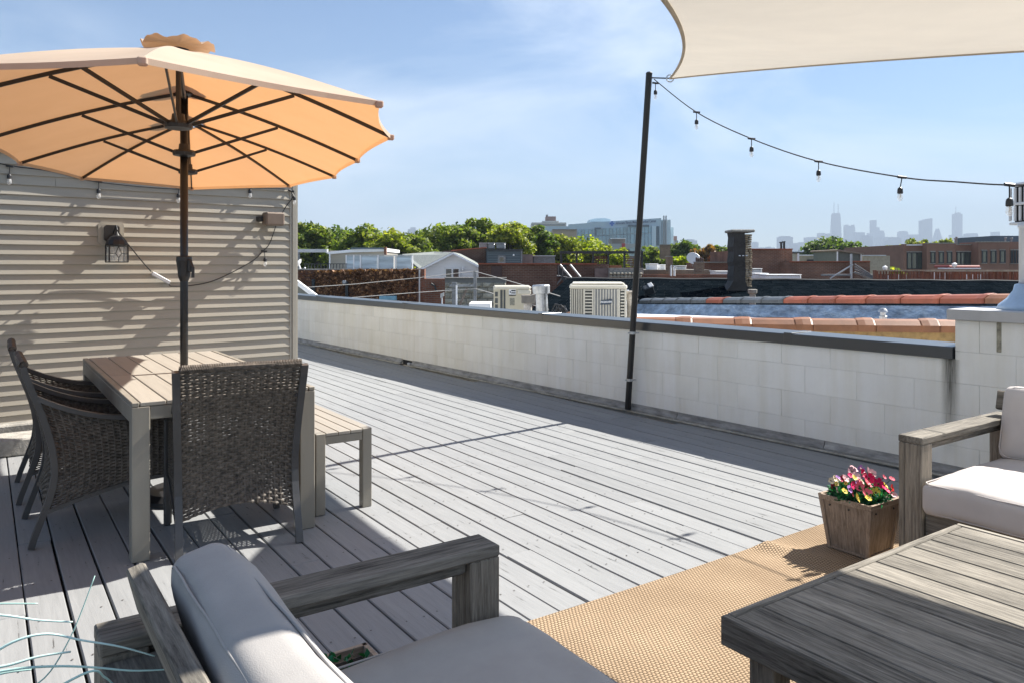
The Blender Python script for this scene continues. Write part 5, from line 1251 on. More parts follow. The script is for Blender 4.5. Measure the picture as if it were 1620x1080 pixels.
cu_ = single("roof_curb", bx(MB(), 742, 776, 480.5, 490, 16.5, 1.0), M_white, "white roof curb seen just over the parapet, left of the beige condenser", "roof curb", at=P(760, 490, 16.5))

# -- white gabled house with shingles
yH = 41.0
M_hwhite = mat("bright_vinyl", (.90,.91,.93), rough=.5, var=.02, bump=.03, rv=.01)
gh = thing("house", "white sided gabled house with a double window and grey shingled roof", "house", P(717, 440, yH))
mb = MB(); mb.prism([Vector((PX(668.5,yH), yH, GZ)), P(668.5,424,yH), P(717,401.5,yH), P(760.5,426.5,yH), Vector((PX(760.5,yH), yH, GZ))], (0,9,0)); part("wall", mb, M_hwhite, gh, world=True)
for k in range(16):
    v = 403.5 + k*2.35
    a = 717 - (v - 401.5)*2.15 if v < 424 else 668.6; b_ = 717 + (v - 401.5)*1.74 if v < 426 else 760.4
    sub(gh, "siding_board", M_hwhite, a, b_, v, v+1.9, yH-.045, .04)
mb = MB(); mb.prism([P(664,426,yH-.5), P(716.5,399.8,yH-.5), P(716.5,402.4,yH-.5), P(667,427.5,yH-.5)], (0,.55,0)); mb.prism([P(716.6,399.8,yH-.5), P(765,424.5,yH-.5), P(764,427.5,yH-.5), P(716.6,402.4,yH-.5)], (0,.55,0)); part("rake_trim", mb, M_hwhite, gh, world=True)
M_gsh = mat("grey_green_shingle", (.20,.215,.20), rough=.95, var=.25, scale=6, bump=.6, bscale=14, bdist=.03, rv=0)
mb = MB(); mb.prism([P(664,425.4,yH-.45), P(716.5,399.2,yH-.45), P(716.5,399.9,yH-.45), P(664,426.1,yH-.45)], (-4.3,22,3.0) if False else (-1.6,14,0)); part("roof_slope", mb, M_gsh, gh, world=True)
mb = MB(); a_, b2, c2, d2 = P(664,425.6,yH-.4), P(716.5,399.4,yH-.4), P(652,401.0,yH+16), P(600,425,yH+8)
mb.add([a_, b2, P(688,398.5,yH+14), P(636,402.5,yH+14)], [(0,1,2,3)]); mb.add([p - Vector((0,0,.1)) for p in (a_, b2, P(688,398.5,yH+14), P(636,402.5,yH+14))], [(3,2,1,0)]); part("roof_slope", mb, M_gsh, gh, world=True, fixn=False)
mb = MB(); mb.prism([P(716.5,399.2,yH-.45), P(765,424.3,yH-.45), P(765,425,yH-.45), P(716.5,399.9,yH-.45)], (0,9.6,0)); part("roof_slope", mb, M_gsh, gh, world=True)
window(gh, 703, 728.5, 423.5, 441.5, yH-.05, fr=.09, cols=2, depth=.08)
lo_ = thing("wall_lantern", "tiny white lamp on the gabled house right of its window", "wall lamp", P(732.5, 426, yH-.1)); sub(lo_, "globe", M_hwhite, 731, 734.5, 423, 429, yH-.25, .12, c=.05)
sub(gh, "downpipe", M_hwhite, 758.5, 760.3, 427, 450, yH-.1, .08)
for u, v in ((655,404),(686,402.5),(680,412)):
    pass

# -- tall brick building with dark sided penthouse
yT = 47
tb_ = thing("building", "dark brick building stepping down to the right with clay coping, behind the white house", "building", P(745, 420, yT))
mb = MB(); mb.prism([Vector((PX(700,yT), yT, GZ)), P(700,397.3,yT), P(717,396.8,yT), P(768.5,392.5,yT), Vector((PX(768.5,yT), yT, GZ))], (0,8,0)); part("wall", mb, M_brk_dark, tb_, world=True)
mb = MB(); mb.prism([P(714,396,yT-.1), P(769.5,391.3,yT-.1), P(769.5,392.9,yT-.1), P(714,397.6,yT-.1)], (0,.4,0)); part("coping", mb, M_terra, tb_, world=True)
ph = bld("penthouse", "dark blue sided rooftop penthouse with a small window and white lamp", "penthouse", 769.5, 825.5, 396.5, 46, 5, mat("dark_blue_siding", (.085,.115,.14), rough=.6, var=.08), zb=PZ(420, 46)-1)
sub(ph, "roof_edge", M_dark, 768.5, 827.5, 394.3, 396.6, 45.8, 5.4); sub(ph, "corner_board", M_gm, 824, 826.5, 396.7, 418, 45.9, .2)
for k in range(6): v = 400.5 + k*2.6; sub(ph, "siding_board", mat("pale_blue_board", (.20,.27,.31)) if k == 0 else bpy.data.materials['pale_blue_board'], 771.5, 823, v, v+.55, 45.95, .04)
window(ph, 787.5, 800, 404.5, 417.5, 45.93, fr=.12, mfr=M_gm); lp_ = thing("wall_lantern", "small bright lamp on the dark blue penthouse right of its window", "wall lamp", P(812.5, 404, 45.7)); sub(lp_, "globe", M_white, 811, 814.3, 402.5, 405.5, 45.6, .15, c=.05)
for lb, u0, u1, v0 in (("grey rooftop condenser on the penthouse, left of the pair", 758, 771, 384.5), ("pale rooftop condenser in the middle on the penthouse", 772, 782.5, 384.5), ("grey rooftop condenser on the penthouse, rightmost", 785, 799.5, 384.5)):
    t = thing("air_conditioner", lb, "air conditioner", P((u0+u1)/2, 394, 47.5), 0, "condensers on the penthouse roof"); sub(t, "housing", M_steel, u0, u1, v0+1.2, 394.2, 47.5, 1.2, c=.05); sub(t, "top", M_lightmetal, u0-.3, u1+.3, v0, v0+1.1, 47.45, 1.3)
    n = 5
    for i in range(n): sub(t, "louvre", M_gm, u0+1, u1-1, v0+2.2+i*1.5, v0+2.9+i*1.5, 47.46, .03)
bld("building", "small plain tan brick block right of the dark penthouse", "building", 826.5, 843, 403, 48, 4, mat("pinkish_wall", (.24,.16,.14)), zb=PZ(420,48)-1)
t = bld("building", "low grey metal clad roof block behind the long brick wall", "building", 844, 878, 405.5, 49, 4, M_gm, zb=PZ(420,49)-1); sub(t, "roof_edge", M_lightmetal, 843, 879, 404.5, 406, 48.9, 4.2)

# -- long brown brick wall with coping, stairs, dark wall beyond
yW = 34.0
lb_ = bld("building", "long dark brown brick building with clay coping, behind the condensers", "building", 757, 881, 418.2, yW, 8, M_brk_dark)
sub(lb_, "coping", M_terra, 756, 882, 416.8, 418.6, yW-.12, .5)
sub(lb_, "bricked_up_bay", mat("darker_bay", (.07,.04,.035)), 777, 794, 421, 438, yW-.03, .03)
l2 = bld("building", "dark brick wall running behind the metal stairs with a thin clay coping", "building", 881, 963.5, 418.5, 37.5, 6, M_brk_dark); sub(l2, "coping", M_terra, 881, 944, 416.9, 418.8, 37.4, .4)
sub(l2, "end_wall", mat("mauve_wall", (.20,.145,.13)), 941, 963, 425, 470, 37.35, .1)
gw = thing("block_wall", "pale grey split block wall right of the pergola, behind the pole", "wall", P(990, 440, 37)); sub(gw, "wall", M_conc, 963.5, 1018, 424.5, 520, 37, 1.); 
for k in range(2):
    for i in range(9): sub(gw, "block", M_split, 964+i*5.9, 969.4+i*5.9, 431.5+k*4.5, 435.5+k*4.5, 36.85, .14, c=.04)
st = thing("metal_stairs", "dark metal stairs with light handrails running down the brick wall left of the black roof", "stairs", P(895, 450, 35))
for i in range(9):
    s_ = i/8; sub(st, "tread", M_gm, 889+s_*14, 898+s_*13, 438+s_*15, 439.2+s_*15, 34.6, .8)
for a, b_, nm, w in ((P(887,436,34.5), P(901,455,34.5), "stringer", .14), (P(897,434,35.3), P(912,452,35.3), "stringer", .14)):
    mb = MB(); mb.ribbon([a, b_], (0,1,0), .06, w); part(nm, mb, M_dark, st, world=True)
for a, b_ in ((P(886,419,34.5), P(906,443,34.5)), (P(902,419,35.3), P(918,438.5,35.3))):
    mb = MB(); mb.tube([a, b_], .045, 6); part("handrail", mb, M_lightmetal, st, world=True)
sub(st, "landing", M_gm, 876, 889, 436.5, 438.5, 34.4, 1.2); sub(st, "landing_post", M_dark, 877, 878.2, 419, 452, 34.4, .1); sub(st, "door", M_dark, 882, 896, 419.5, 436.5, 37.3, .05)
for u in (883, 890): sub(st, "post", M_gm, u, u+.9, 420, 437, 34.4, .06)
mb = MB(); mb.tube([P(889,440,34.5), P(876,456,34.5)], .04, 5); part("brace", mb, M_gm, st, world=True)
# black pergola with slatted screens
bp_ = thing("pergola", "black rooftop pergola frame with slatted brown screens, left of the pole", "pergola", P(950, 425, 38.5))
for u in (886.5, 911, 937, 961, 986.5, 1014.5): sub(bp_, "post", M_dark, u, u+3.0, 398.5, 425.5, 38.5, .12)
sub(bp_, "beam", M_dark, 886, 1018, 397.6, 401.6, 38.4, .3); sub(bp_, "beam", M_dark, 888, 1016, 399.5, 401.5, 41.4, .2)
M_slatw = mat("brown_screen_wood", (.13,.055,.03), rough=.7, var=.3, rv=.2)
for k in range(7): sub(bp_, "screen_slat", M_slatw, 940, 961, 406+k*2.75, 407.9+k*2.75, 38.6, .04); sub(bp_, "screen_slat", M_slatw, 989.5, 1014, 406+k*2.75, 408+k*2.75, 38.6, .04)
for i in range(5): sub(bp_, "screen_stile", M_slatw, 942+i*4.2, 943.4+i*4.2, 405, 425, 38.66, .04)
pb = thing("planter_box", "long orange brown planter box under the black pergola", "planter", P(975, 424, 38.2)); sub(pb, "box", mat("cedar_box", (.26,.09,.035)), 964, 984, 420, 425, 38.1, .4, c=.03); 

# -- roofs and chimneys in the middle distance
t = bld("building", "low dark brick parapet with white roof clutter right of the pole", "building", 1018, 1125, 427, 44, 8, M_conc)
sub(t, "wall_face", M_brk_tan, 1019, 1124, 428, 470, 43.9, .09); sub(t, "red_edge", M_brk_red, 1017, 1160, 434.5, 470, 36.5, .3)
for (nm, lb, u0, u1, v0, v1, y, m) in (("roof_vent", "white domed roof unit right of the pole", 1027, 1041, 417.5, 427, 45, M_white), ("roof_vent", "cluster of small white roof vents, right of the domed unit", 1043, 1053, 419, 427, 45.5, M_white),
        ("skylight", "pale flat skylight box left of the twin-pipe chimney", 1070, 1086, 420.5, 427.5, 46, M_lightmetal), ("roof_unit", "bright white roof box beside the tar chimney", 1132, 1159, 429, 435, 42, M_white),
        ("roof_unit", "grey blue metal roof box right of the tar chimney", 1191, 1206, 425, 440, 40, M_lightmetal), ("skylight", "long white skylight curb right of the tar chimney", 1194, 1216, 432.5, 441, 38, M_white), ("skylight", "flat white skylight panels in front of the brown brick wall", 1212, 1268, 434.5, 441, 37, M_white)):
    t = thing(nm, lb, nm.replace('_', ' '), P((u0+u1)/2, v1, y)); sub(t, "box", m, u0, u1, v0+1, v1+1.5, y, 1.2, c=.05); sub(t, "lid", m, u0-.6, u1+.6, v0, v0+1.4, y-.05, 1.3, c=.03)
for (lb, u0, u1, v0, v1, y, m) in (("tapering old brick chimney among the roof vents", 1056, 1064.5, 406.5, 430, 43, M_brk_tan), ("squat brick chimney with four dark clay pots", 1101, 1114, 415.5, 440, 41, M_brk_tan), ("pale brick chimney rising behind the green tree right of the hospital", 1045, 1060.5, 388, 410, 75, M_brk_tan)):
    t = thing("chimney", lb, "chimney", P((u0+u1)/2, v1, y)); sub(t, "stack", m, u0, u1, v0, v1, y, .5); sub(t, "cap", M_conc, u0-.6, u1+.6, v0-1, v0+.3, y-.04, .58)
    if "four" in lb:
        for i in range(4): sub(t, "chimney_pot", mat("dark_pot", (.09,.05,.04)) if 'dark_pot' not in bpy.data.materials else bpy.data.materials['dark_pot'], 1101.5+i*3.2, 1103.6+i*3.2, 407.5 + (i % 2)*1.2, 415, y+.1, .2, c=.02)
for i, u in enumerate((1061.5, 1067)):
    mb = MB(); mb.tube([P(u, 437, 36), P(u, 421.5 + i*2, 36), P(u + 1.6, 420.8 + i*2, 36)], .045, 6); single("vent_pipe", mb, M_white, ["left one of two thin white pipes standing by the tapering chimney", "right one of two thin white pipes standing by the tapering chimney"][i], "vent pipe", at=P(u, 437, 36))
t = bld("building", "low red brick wall with a pale coping left of the tar chimney", "building", 1115, 1157, 416, 47, 5, M_brk_red, zb=PZ(440,47)-1); sub(t, "coping", M_conc, 1114, 1158, 414.6, 416.3, 46.9, .5); sub(t, "end_pier", M_white, 1157.2, 1161, 416, 427, 46.8, .4)
t = thing("satellite_dish", "small pale satellite dish low behind the roof vents", "satellite dish", P(1095, 420, 47)); mb = MB(); mb.lathe([(.03,0),(.25,.05),(.42,.16),(.40,.17)], 16, Matrix.Translation(P(1096,411,47)) @ Matrix.Rotation(R(60),4,'X')); part("dish", mb, M_lightmetal, t, world=True); sub(t, "mast", M_gm, 1095.6, 1096.6, 413, 422, 47.2, .06)

# -- brown brick blocks right of chimney
yK = 43
t = bld("building", "tall brown brick block right of the tar chimney with two black flues", "building", 1189, 1253.5, 394.8, yK, 9, M_brk_mid); sub(t, "coping", M_terra, 1188, 1254.3, 393.7, 395.2, yK-.08, .5)
for u in (1236, 1240.5): sub(t, "flue", M_dark, u, u+1.7, 382.5 + (1.2 if u == 1236 else 0), 394, yK+1, .2); sub(t, "flue_cap", M_dark, u-.6, u+2.3, 382 + (1.2 if u == 1236 else 0), 383.6 + (1.2 if u == 1236 else 0), yK+.95, .3)
mb = MB(); mb.prism([P(1243,394.9,yK-.02), P(1253.4,394.9,yK-.02), P(1253.4,440,yK-.02), P(1243,440,yK-.02)], (0,.015,0)); part("corner_bay", mb, M_brk_mid, t, world=True)
t = bld("building", "long lower brown brick wall with clay coping in front of the tan walls", "building", 1254.3, 1345, 414.8, 41, 8, M_brk_mid); sub(t, "coping", M_terra, 1254, 1346, 413.6, 415.2, 40.9, .5)
t = bld("building", "short brown brick pier right of the steel stair", "building", 1352, 1376.5, 414.3, 40.5, 6, M_brk_mid); sub(t, "coping", M_terra, 1351.5, 1377, 413.2, 414.7, 40.4, .5)
t = bld("building", "tan brick wall with a white coping behind the brown brick wall", "building", 1265, 1324, 404.5, 56, 8, mat("tan_wall", (.40,.36,.27))); sub(t, "coping", M_white, 1264, 1324, 403.4, 405, 55.9, .4)
sub(t, "vents", M_dark, 1277, 1291, 411, 414, 55.8, .1); t = bld("building", "narrow pale green penthouse wall right of the tall brick block", "building", 1254, 1264, 401, 50, 4, mat("pale_green_wall", (.42,.45,.36))); sub(t, "roof_edge", M_dark, 1253, 1273, 399.8, 401.4, 49.9, 4.2); sub(t, "trim", M_white, 1261.5, 1264.5, 401.4, 414, 49.9, .1)
t = bld("building", "low tan wall behind the bushes, left of the modern brick offices", "building", 1365, 1408, 405, 58, 8, mat("tan_wall_b", (.33,.29,.22))); sub(t, "coping", M_lightmetal, 1364, 1402, 403.8, 405.5, 57.9, .4)
gsd = thing("shed", "dark green grey roof shed with a slanted brown top and white corners", "shed", P(1345, 414, 50))
mb = MB(); mb.prism([P(1325,425,50), P(1325,397,50), P(1363,401.5,50), P(1363,425,50)], (0,4,0)); part("wall", mb, mat("green_grey_wall", (.12,.13,.115)), gsd, world=True)
mb = MB(); mb.prism([P(1323,395.6,49.8), P(1326,395,49.8), P(1367,400.8,49.8), P(1367,402.8,49.8), P(1323,397.6,49.8)], (0,4.4,0)); part("roof", mb, mat("brown_roof", (.22,.165,.12)), gsd, world=True)
sub(gsd, "corner_board", M_white, 1324.6, 1326, 398, 414, 49.85, .1); sub(gsd, "corner_board", M_lightmetal, 1361.5, 1363.4, 402, 414, 49.85, .1); sub(gsd, "corner_board", M_gm, 1345, 1346.2, 402, 414, 49.9, .06)
sr = thing("steel_stair", "light steel stair and brace frame in front of the lower brick wall", "stairs", P(1350, 440, 36))
sub(sr, "post", M_lightmetal, 1346, 1348.6, 402, 441, 36, .1); sub(sr, "platform", M_gm, 1307, 1346, 434.3, 437, 36, .6)
mb = MB(); mb.tube([P(1313,441,36), P(1349,419,36)], .035, 6); part("brace", mb, M_lightmetal, sr, world=True)
for k in range(4): mb = MB(); mb.tube([P(1352,418+k*4.2,36), P(1381,437+k*1.4,36)], .028, 5); part("handrail", mb, M_gm, sr, world=True)
for k in range(6): sub(sr, "tread", M_gm, 1356+k*4, 1361+k*4, 431.5+k*1.8, 432.4+k*1.8, 36.1, .5)
# reddish wooden deck fence
fe = thing("deck_fence", "reddish wooden deck railing with white posts above the black roof, at the right", "fence", P(1500, 443, 31))
M_red = mat("redwood_stain", (.20,.075,.04), rough=.7, var=.35, scale=6, rv=.25)
yF = 31.0
sub(fe, "top_rail", mat("weathered_rail", (.33,.25,.18), var=.3), 1383, 1467, 427.6, 429.6, yF, .15); sub(fe, "top_rail", bpy.data.materials["weathered_rail"], 1467, 1640, 427.5, 430.2, yF-.4, .2)
sub(fe, "backing", mat("deep_red_boards", (.13,.05,.03), var=.3), 1385, 1640, 434, 447, yF+2.2, .05)
q = random.Random(9); u = 1384
while u < 1625:
    w = q.uniform(1.2, 2.4); sub(fe, "baluster", M_red, u, u+w, 429.5, 446, yF + q.uniform(0,.3), .06); u += w + q.uniform(1.6, 3.6)
for u in (1383.5, 1466, 1512, 1571.5, 1590, 1622): sub(fe, "post", M_red, u, u+3.2, 427.8, 447, yF-.25, .14)
for (u, w, v) in ((1477, 3.6, 431.5), (1486, 3.6, 431.5), (1494, 3.4, 432), (1513, 1.4, 434.5), (1529, 1.2, 434.5), (1539, 2, 434.5), (1548.5, 3.6, 434.5), (1421, 1.2, 435), (1406, 1, 436), (1433, 1.2, 435)): sub(fe, "white_post", M_white, u, u+w, v, 442.5, yF+1.2, .08)
aw = thing("awning", "faded red awning with a white rim lying over the wooden deck", "awning", P(1527, 425, 33)); sub(aw, "top", mat("red_canvas", (.33,.06,.045)), 1501, 1552, 420, 424, 32.8, 1.2, c=.05); sub(aw, "rim", M_white, 1502, 1552, 424.1, 426, 32.7, .9)
for i, (u, v) in enumerate(((1400, 424.5), (1510, 419.6))): 
    mb = MB(); mb.lathe([(.02,-.1),(.09,-.06),(.10,.04),(.02,.1)], 10, Matrix.Translation(P(u, v, 31.2))); mb.tube([P(u, v, 31.2), P(u, v+5, 31.2)], .015, 5); single("garden_light", mb, M_white, ["tiny white globe light at the left end of the wooden deck railing", "tiny white globe light above the red awning"][i], "garden light", at=P(u, v+5, 31.2))
# modern brick office
yO = 78.0
of = bld("office_building", "modern two storey brown brick offices with large dark windows at the right", "building", 1430, 1590, 387.5, yO, 14, mat("smooth_brown_brick", (.24,.13,.09), rough=.9, var=.1, scale=1.5, rv=.04))
M_ob = bpy.data.materials["smooth_brown_brick"]
for (u0, u1, v0, dd) in ((1466.5, 1512, 385.3, 1.0), (1548, 1597, 383.2, 1.3)): sub(of, "bay", M_ob, u0, u1, v0, 520, yO-dd, dd+2); sub(of, "bay_coping", M_conc, u0-.4, u1+.4, v0-.9, v0+.5, yO-dd-.1, .5)
sub(of, "corner_wall", M_ob, 1429.5, 1434, 386.5, 520, yO-.6, .55); sub(of, "coping", M_white, 1434, 1466, 387, 389, yO-.15, .4); sub(of, "coping", M_conc, 1512.4, 1547.6, 386.6, 388, yO-.15, .4)
sub(of, "side_wing", M_ob, 1597.3, 1650, 383, 520, yO-.5, 8); sub(of, "lintel", M_conc, 1434.2, 1466, 398, 399.6, yO-.12, .12); sub(of, "lintel", M_conc, 1512.5, 1547.6, 397.4, 399, yO-.12, .12)
for (u0, u1, v0, v1, y, c) in ((1434.5,1466,399.8,426,yO,4),(1472,1479.6,399,417,yO-1.0,1),(1485,1493,399,417,yO-1.0,1),(1498,1506,398.8,417,yO-1.0,1),(1513,1547.4,399.2,420,yO,5),(1553,1561.5,397,416.5,yO-1.3,1),(1567,1576,397,416.5,yO-1.3,1),(1581.5,1590.5,396.6,416.5,yO-1.3,1),(1598.8,1602.5,396.5,417,yO-.5,1),(1604,1607,396.5,417,yO-.5,1),(1608.8,1612,396.5,417,yO-.5,1)):
    window(of, u0, u1, v0, v1, y - .002, fr=.09, mfr=M_dark, mg=M_winlt, cols=c, depth=.08)
    if c == 1: sub(of, "lintel", M_conc, u0-.3, u1+.3, v0-1.5, v0-.1, y-.13, .12); sub(of, "sill", M_conc, u0-.4, u1+.4, v1+.1, v1+.9, y-.13, .12)
of2 = bld("building", "dark slate mansard block behind the brick offices at the right edge", "building", 1572, 1640, 373.5, 98, 8, mat("slate_blue_roof", (.085,.11,.145)))
for (u, v0) in ((1511, 377.5), (1513.3, 375.5), (1590.5, 376.5), (1600, 377)):
    mb = MB(); mb.tube([P(u, 388, 82), P(u, v0, 82)], .08, 5); mb.cbox((PX(u-1.2,82), 81.8, PZ(v0+1.2,82)), (PX(u+1.2,82), 82.2, PZ(v0-.4,82)), .05); single("roof_mast", mb, M_gm, {1511:"thin mast on the office roof, left of the twin",1513.3:"taller thin mast on the office roof beside its twin",1590.5:"short mast on the office roof near the slate block",1600:"short mast at the foot of the slate block"}[u], "mast", at=P(u, 388, 82))
bb = thing("billboard", "distant blue lattice billboard on the office roof", "billboard", P(1545, 386, 130)); sub(bb, "panel", mat("blue_lattice", (.12,.22,.30)), 1538, 1551, 377, 381.5, 130, .3); sub(bb, "post", M_gm, 1544, 1545, 381.4, 388, 130.1, .3)

# ---------------------------------------------------------------- far buildings
M_hosp = mat("hospital_panel", (.42,.53,.60), rough=.4, var=.04, bump=0, rv=0)
M_hglass = mat("hospital_glass", (.16,.30,.38), rough=.10, var=.3, scale=.08, bump=0, rv=.22, spec=1.)
yh = 400.0
hp = thing("hospital", "long pale blue glass and metal hospital with a name sign along its roofline", "hospital", P(985, 400, yh))
mb = MB(); mb.prism([Vector((PX(899,yh), yh, GZ)), P(899,355.5,yh), P(973,350,yh), P(1046,345.5,yh), Vector((PX(1046,yh), yh, GZ))], (10,60,0)); part("wall", mb, M_hosp, hp, world=True)
sub(hp, "side_wall", mat("hospital_light", (.55,.66,.72), rv=0, bump=0), 1046.5, 1061, 348, 520, yh+2, 40); sub(hp, "side_wing", bpy.data.materials["hospital_light"], 1061.2, 1065.5, 360, 520, yh+6, 30)
mb = MB(); mb.prism([P(933,351.5,yh+20), P(933,348,yh+20), P(942,346,yh+20), P(957,345.5,yh+20), P(966,347.5,yh+20), P(966,351.5,yh+20)], (0,15,0)); part("roof_plant", mb, M_hosp, hp, world=True)
sub(hp, "low_wing", M_hosp, 860, 899, 358.5, 520, yh+1, 40)
for i, u in enumerate((1049.5, 1053)): sub(hp, "stack", mat("stack_grey", (.35,.36,.37)) if not i else bpy.data.materials["stack_grey"], u, u+1.8, 341.5, 400, yh+1, 1)
mb = MB(); xs = [914 + i*(1031-914)/21 for i in range(22)]
for i in range(21):
    u0, u1 = xs[i]+.35, xs[i+1]-.35; vt = 363.8 - (u0-914)*.055
    for (a, b_) in ((vt, vt+11), (vt+12, 400)):
        sub(hp, "window_pane", M_hglass, u0, u1, a, b_, yh-.8, .7)
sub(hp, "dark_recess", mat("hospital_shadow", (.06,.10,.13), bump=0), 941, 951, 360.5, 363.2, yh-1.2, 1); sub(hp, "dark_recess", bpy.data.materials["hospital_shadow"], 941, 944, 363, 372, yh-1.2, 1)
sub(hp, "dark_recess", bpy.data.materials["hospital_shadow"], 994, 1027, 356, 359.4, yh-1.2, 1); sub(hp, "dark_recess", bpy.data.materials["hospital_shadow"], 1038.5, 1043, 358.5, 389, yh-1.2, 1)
sub(hp, "white_pier", bpy.data.materials["hospital_light"], 1031.5, 1038, 358, 395, yh-2, 2)
M_sign = mat("sign_navy", (.008,.02,.08), rough=.5, bump=0); M_logo = mat("logo_blue", (.04,.13,.45), bump=0)
inv = XF[hp.name].inverted(); pA, pB = P(973.5, 353.8, yh-1.5), P(1038.5, 350, yh-1.5); ang = math.atan2(pB.z-pA.z, pB.x-pA.x); c_ = (pA+pB)/2
tx = text_obj("Advocate Illinois Masonic Medical Center", 1.0, M_sign, hp, Matrix(), "sign_lettering", ext=.0, bold=.022)
co = [v.co.x for v in tx.data.vertices]; k = (pB.x-pA.x)/(max(co)-min(co)); tx.data.transform(inv @ Matrix.Translation(c_) @ Matrix.Rotation(-ang, 4, 'Y') @ Matrix.Rotation(R(90), 4, 'X') @ Matrix.Diagonal((k, k*1.5, 1, 1)))
mb = MB(); c_ = P(968.3, 354, yh-1.6)
for a in range(4):
    Mt = Matrix.Translation(c_) @ Matrix.Rotation(a*math.pi/2 + R(0), 4, 'Y'); mb.prism([Mt @ Vector(p) for p in ((-.33,0,.12),(.33,0,.12),(.55,0,1.15),(.0,0,1.3),(-.55,0,1.15))], (0,.3,0))
part("logo", mb, M_logo, hp, world=True)
t = bld("building", "wide beige octagonal tower block with ribbon windows behind the left trees", "building", 841, 896, 352.5, 520, 30, mat("beige_concrete", (.50,.46,.40), rv=0)); 
for v in (355.5, 358.7): sub(t, "window_band", M_win, 843, 894, v, v+1.5, 519.5, .4)
sub(t, "roof_slab", mat("pale_concrete", (.6,.58,.53)), 858, 884, 349.8, 352.3, 521, 20); sub(t, "brick_tower", mat("brick_red_far", (.26,.14,.11)), 863.5, 879.5, 342.8, 352.4, 522, 12); sub(t, "tank", M_gm, 864, 867, 340, 342.7, 523, 5)
t = bld("building", "plain tan brick block in front of the hospital's left end", "building", 874, 912.5, 363.8, 300, 20, mat("tan_brick_far", (.33,.25,.17))); sub(t, "coping", mat("brown_edge", (.2,.15,.11)), 874, 912.7, 363, 364.4, 299.5, 1)
t = bld("building", "pale grey low wing with a red sign panel in front of the hospital", "building", 966, 1010, 386, 230, 14, mat("grey_low_wing", (.36,.37,.36), rv=0)); sub(t, "red_panel", mat("red_sign_panel", (.45,.03,.03)), 984, 988.5, 385.5, 397, 229.5, .4); sub(t, "upper_wall", mat("brown_upper", (.22,.18,.15)), 968, 989, 378, 386, 231, 8); sub(t, "dark_base", M_dark, 988.5, 1008, 395, 398.5, 229.6, .3); sub(t, "coping", M_white, 966, 990, 377.2, 378.4, 230.5, .6)
t = bld("building", "pale green grey wall below the hospital right of the pole", "building", 1008, 1048, 391.5, 190, 12, mat("sage_wall", (.34,.42,.42), rv=0)); sub(t, "coping", M_lightmetal, 1008, 1048, 390.7, 392, 189.6, .6)
t = bld("building", "small red brown block right of the hospital", "building", 1066, 1071, 374, 420, 10, bpy.data.materials["brick_red_far"] if "brick_red_far" in bpy.data.materials else M_brk_mid); sub(t, "penthouse", M_gm, 1067, 1073, 381, 390, 418, 8)
t = bld("building", "row of dark low roofs right of the round green tree", "building", 1356, 1392, 397, 120, 10, mat("dark_low", (.10,.10,.11)));
for u in (1360, 1368, 1376): sub(t, "roof_unit", M_gm, u, u+5, 391.5 + (u % 3), 397, 121, 3)
t = bld("building", "long low grey roofline between the green tree and the tall brick block", "building", 1240, 1290, 398.5, 140, 10, mat("grey_low", (.20,.20,.20)))

# ---- skyline towers (about 5 km away)
M_sky = mat("tower_glass_stone", (.10,.12,.15), rough=.5, var=.1, scale=.002, bump=0, rv=.35)
M_sky2 = mat("dark_tower", (.045,.06,.08), rough=.5, var=.1, scale=.002, bump=0, rv=.1)
def tower(label, pieces, y=5000., group=None, m=None, poly=None):
    us = [p[0] for p in pieces] + [p[1] for p in pieces]
    t = thing("skyscraper", label, "skyscraper", (PX(sum(us)/len(us), y), y, GZ), 0, "skyline towers")
    for i, pc in enumerate(pieces):
        u0, u1, v0 = pc[:3]; nm = pc[3] if len(pc) > 3 else ("tower" if i == 0 else "setback")
        mb = MB(); d_ = 45 - 3*i
        x0, x1, z1 = PX(u0, y), PX(u1, y), PZ(v0, y)
        if nm == "tapered_tower":
            in_ = (x1-x0)*.16; mb.add([(x0,y,GZ),(x1,y,GZ),(x1,y+d_,GZ),(x0,y+d_,GZ),(x0+in_,y+in_,z1),(x1-in_,y+in_,z1),(x1-in_,y+d_-in_,z1),(x0+in_,y+d_-in_,z1)], [(0,1,5,4),(1,2,6,5),(2,3,7,6),(3,0,4,7),(4,5,6,7),(3,2,1,0)])
        elif nm == "slanted_crown": mb.prism([(x0,y-1,GZ),(x1,y-1,GZ),(x1,y-1,z1),(x0 + (x1-x0)*.45,y-1,z1 - 4),(x0,y-1,z1-16)], (0,d_,0))
        elif nm == "pointed_crown": mb.prism([(x0,y-1,GZ),(x1,y-1,GZ),(x1,y-1,z1-75),(x0+(x1-x0)*.75,y-1,z1-40),((x0+x1)/2,y-1,z1),(x0+(x1-x0)*.25,y-1,z1-40),(x0,y-1,z1-75)], (0,d_,0))
        elif nm in ("antenna", "spire"): mb.tube([((x0+x1)/2,y+20,0),((x0+x1)/2,y+20,z1)], [4.0,2.0], 5)
        else: mb.box((x0, y + i*2.2, GZ), (x1, y + d_ + i, z1))
        part(nm, mb, m or M_sky, t, world=True)
    return t
tower("dark tapering tower with two tall antennas, the tallest on the left of the skyline", [(1315,1334,339.5,"tapered_tower"),(1321,1321.8,320.5,"antenna"),(1327.6,1328.4,322.5,"antenna"),(1320,1329.5,337.5,"crown")], m=M_sky2)
tower("tower with a crown of corner turrets right of the antenna tower", [(1339,1353,359.5),(1339,1342.5,356),(1343.5,1345.5,357.5),(1346.8,1349,357.5),(1350,1353,356)])
tower("plain square tower right of the turreted tower", [(1354,1368.6,368)], y=4600)
tower("slim tall tower with stepped shoulders in the middle of the skyline", [(1376,1400,369),(1380.6,1387.2,348.8),(1384,1392,360),(1389,1399.5,365.2)])
tower("broad low slab right of the stepped tower", [(1401,1414.6,375.3),(1399,1410,378)], y=4700)
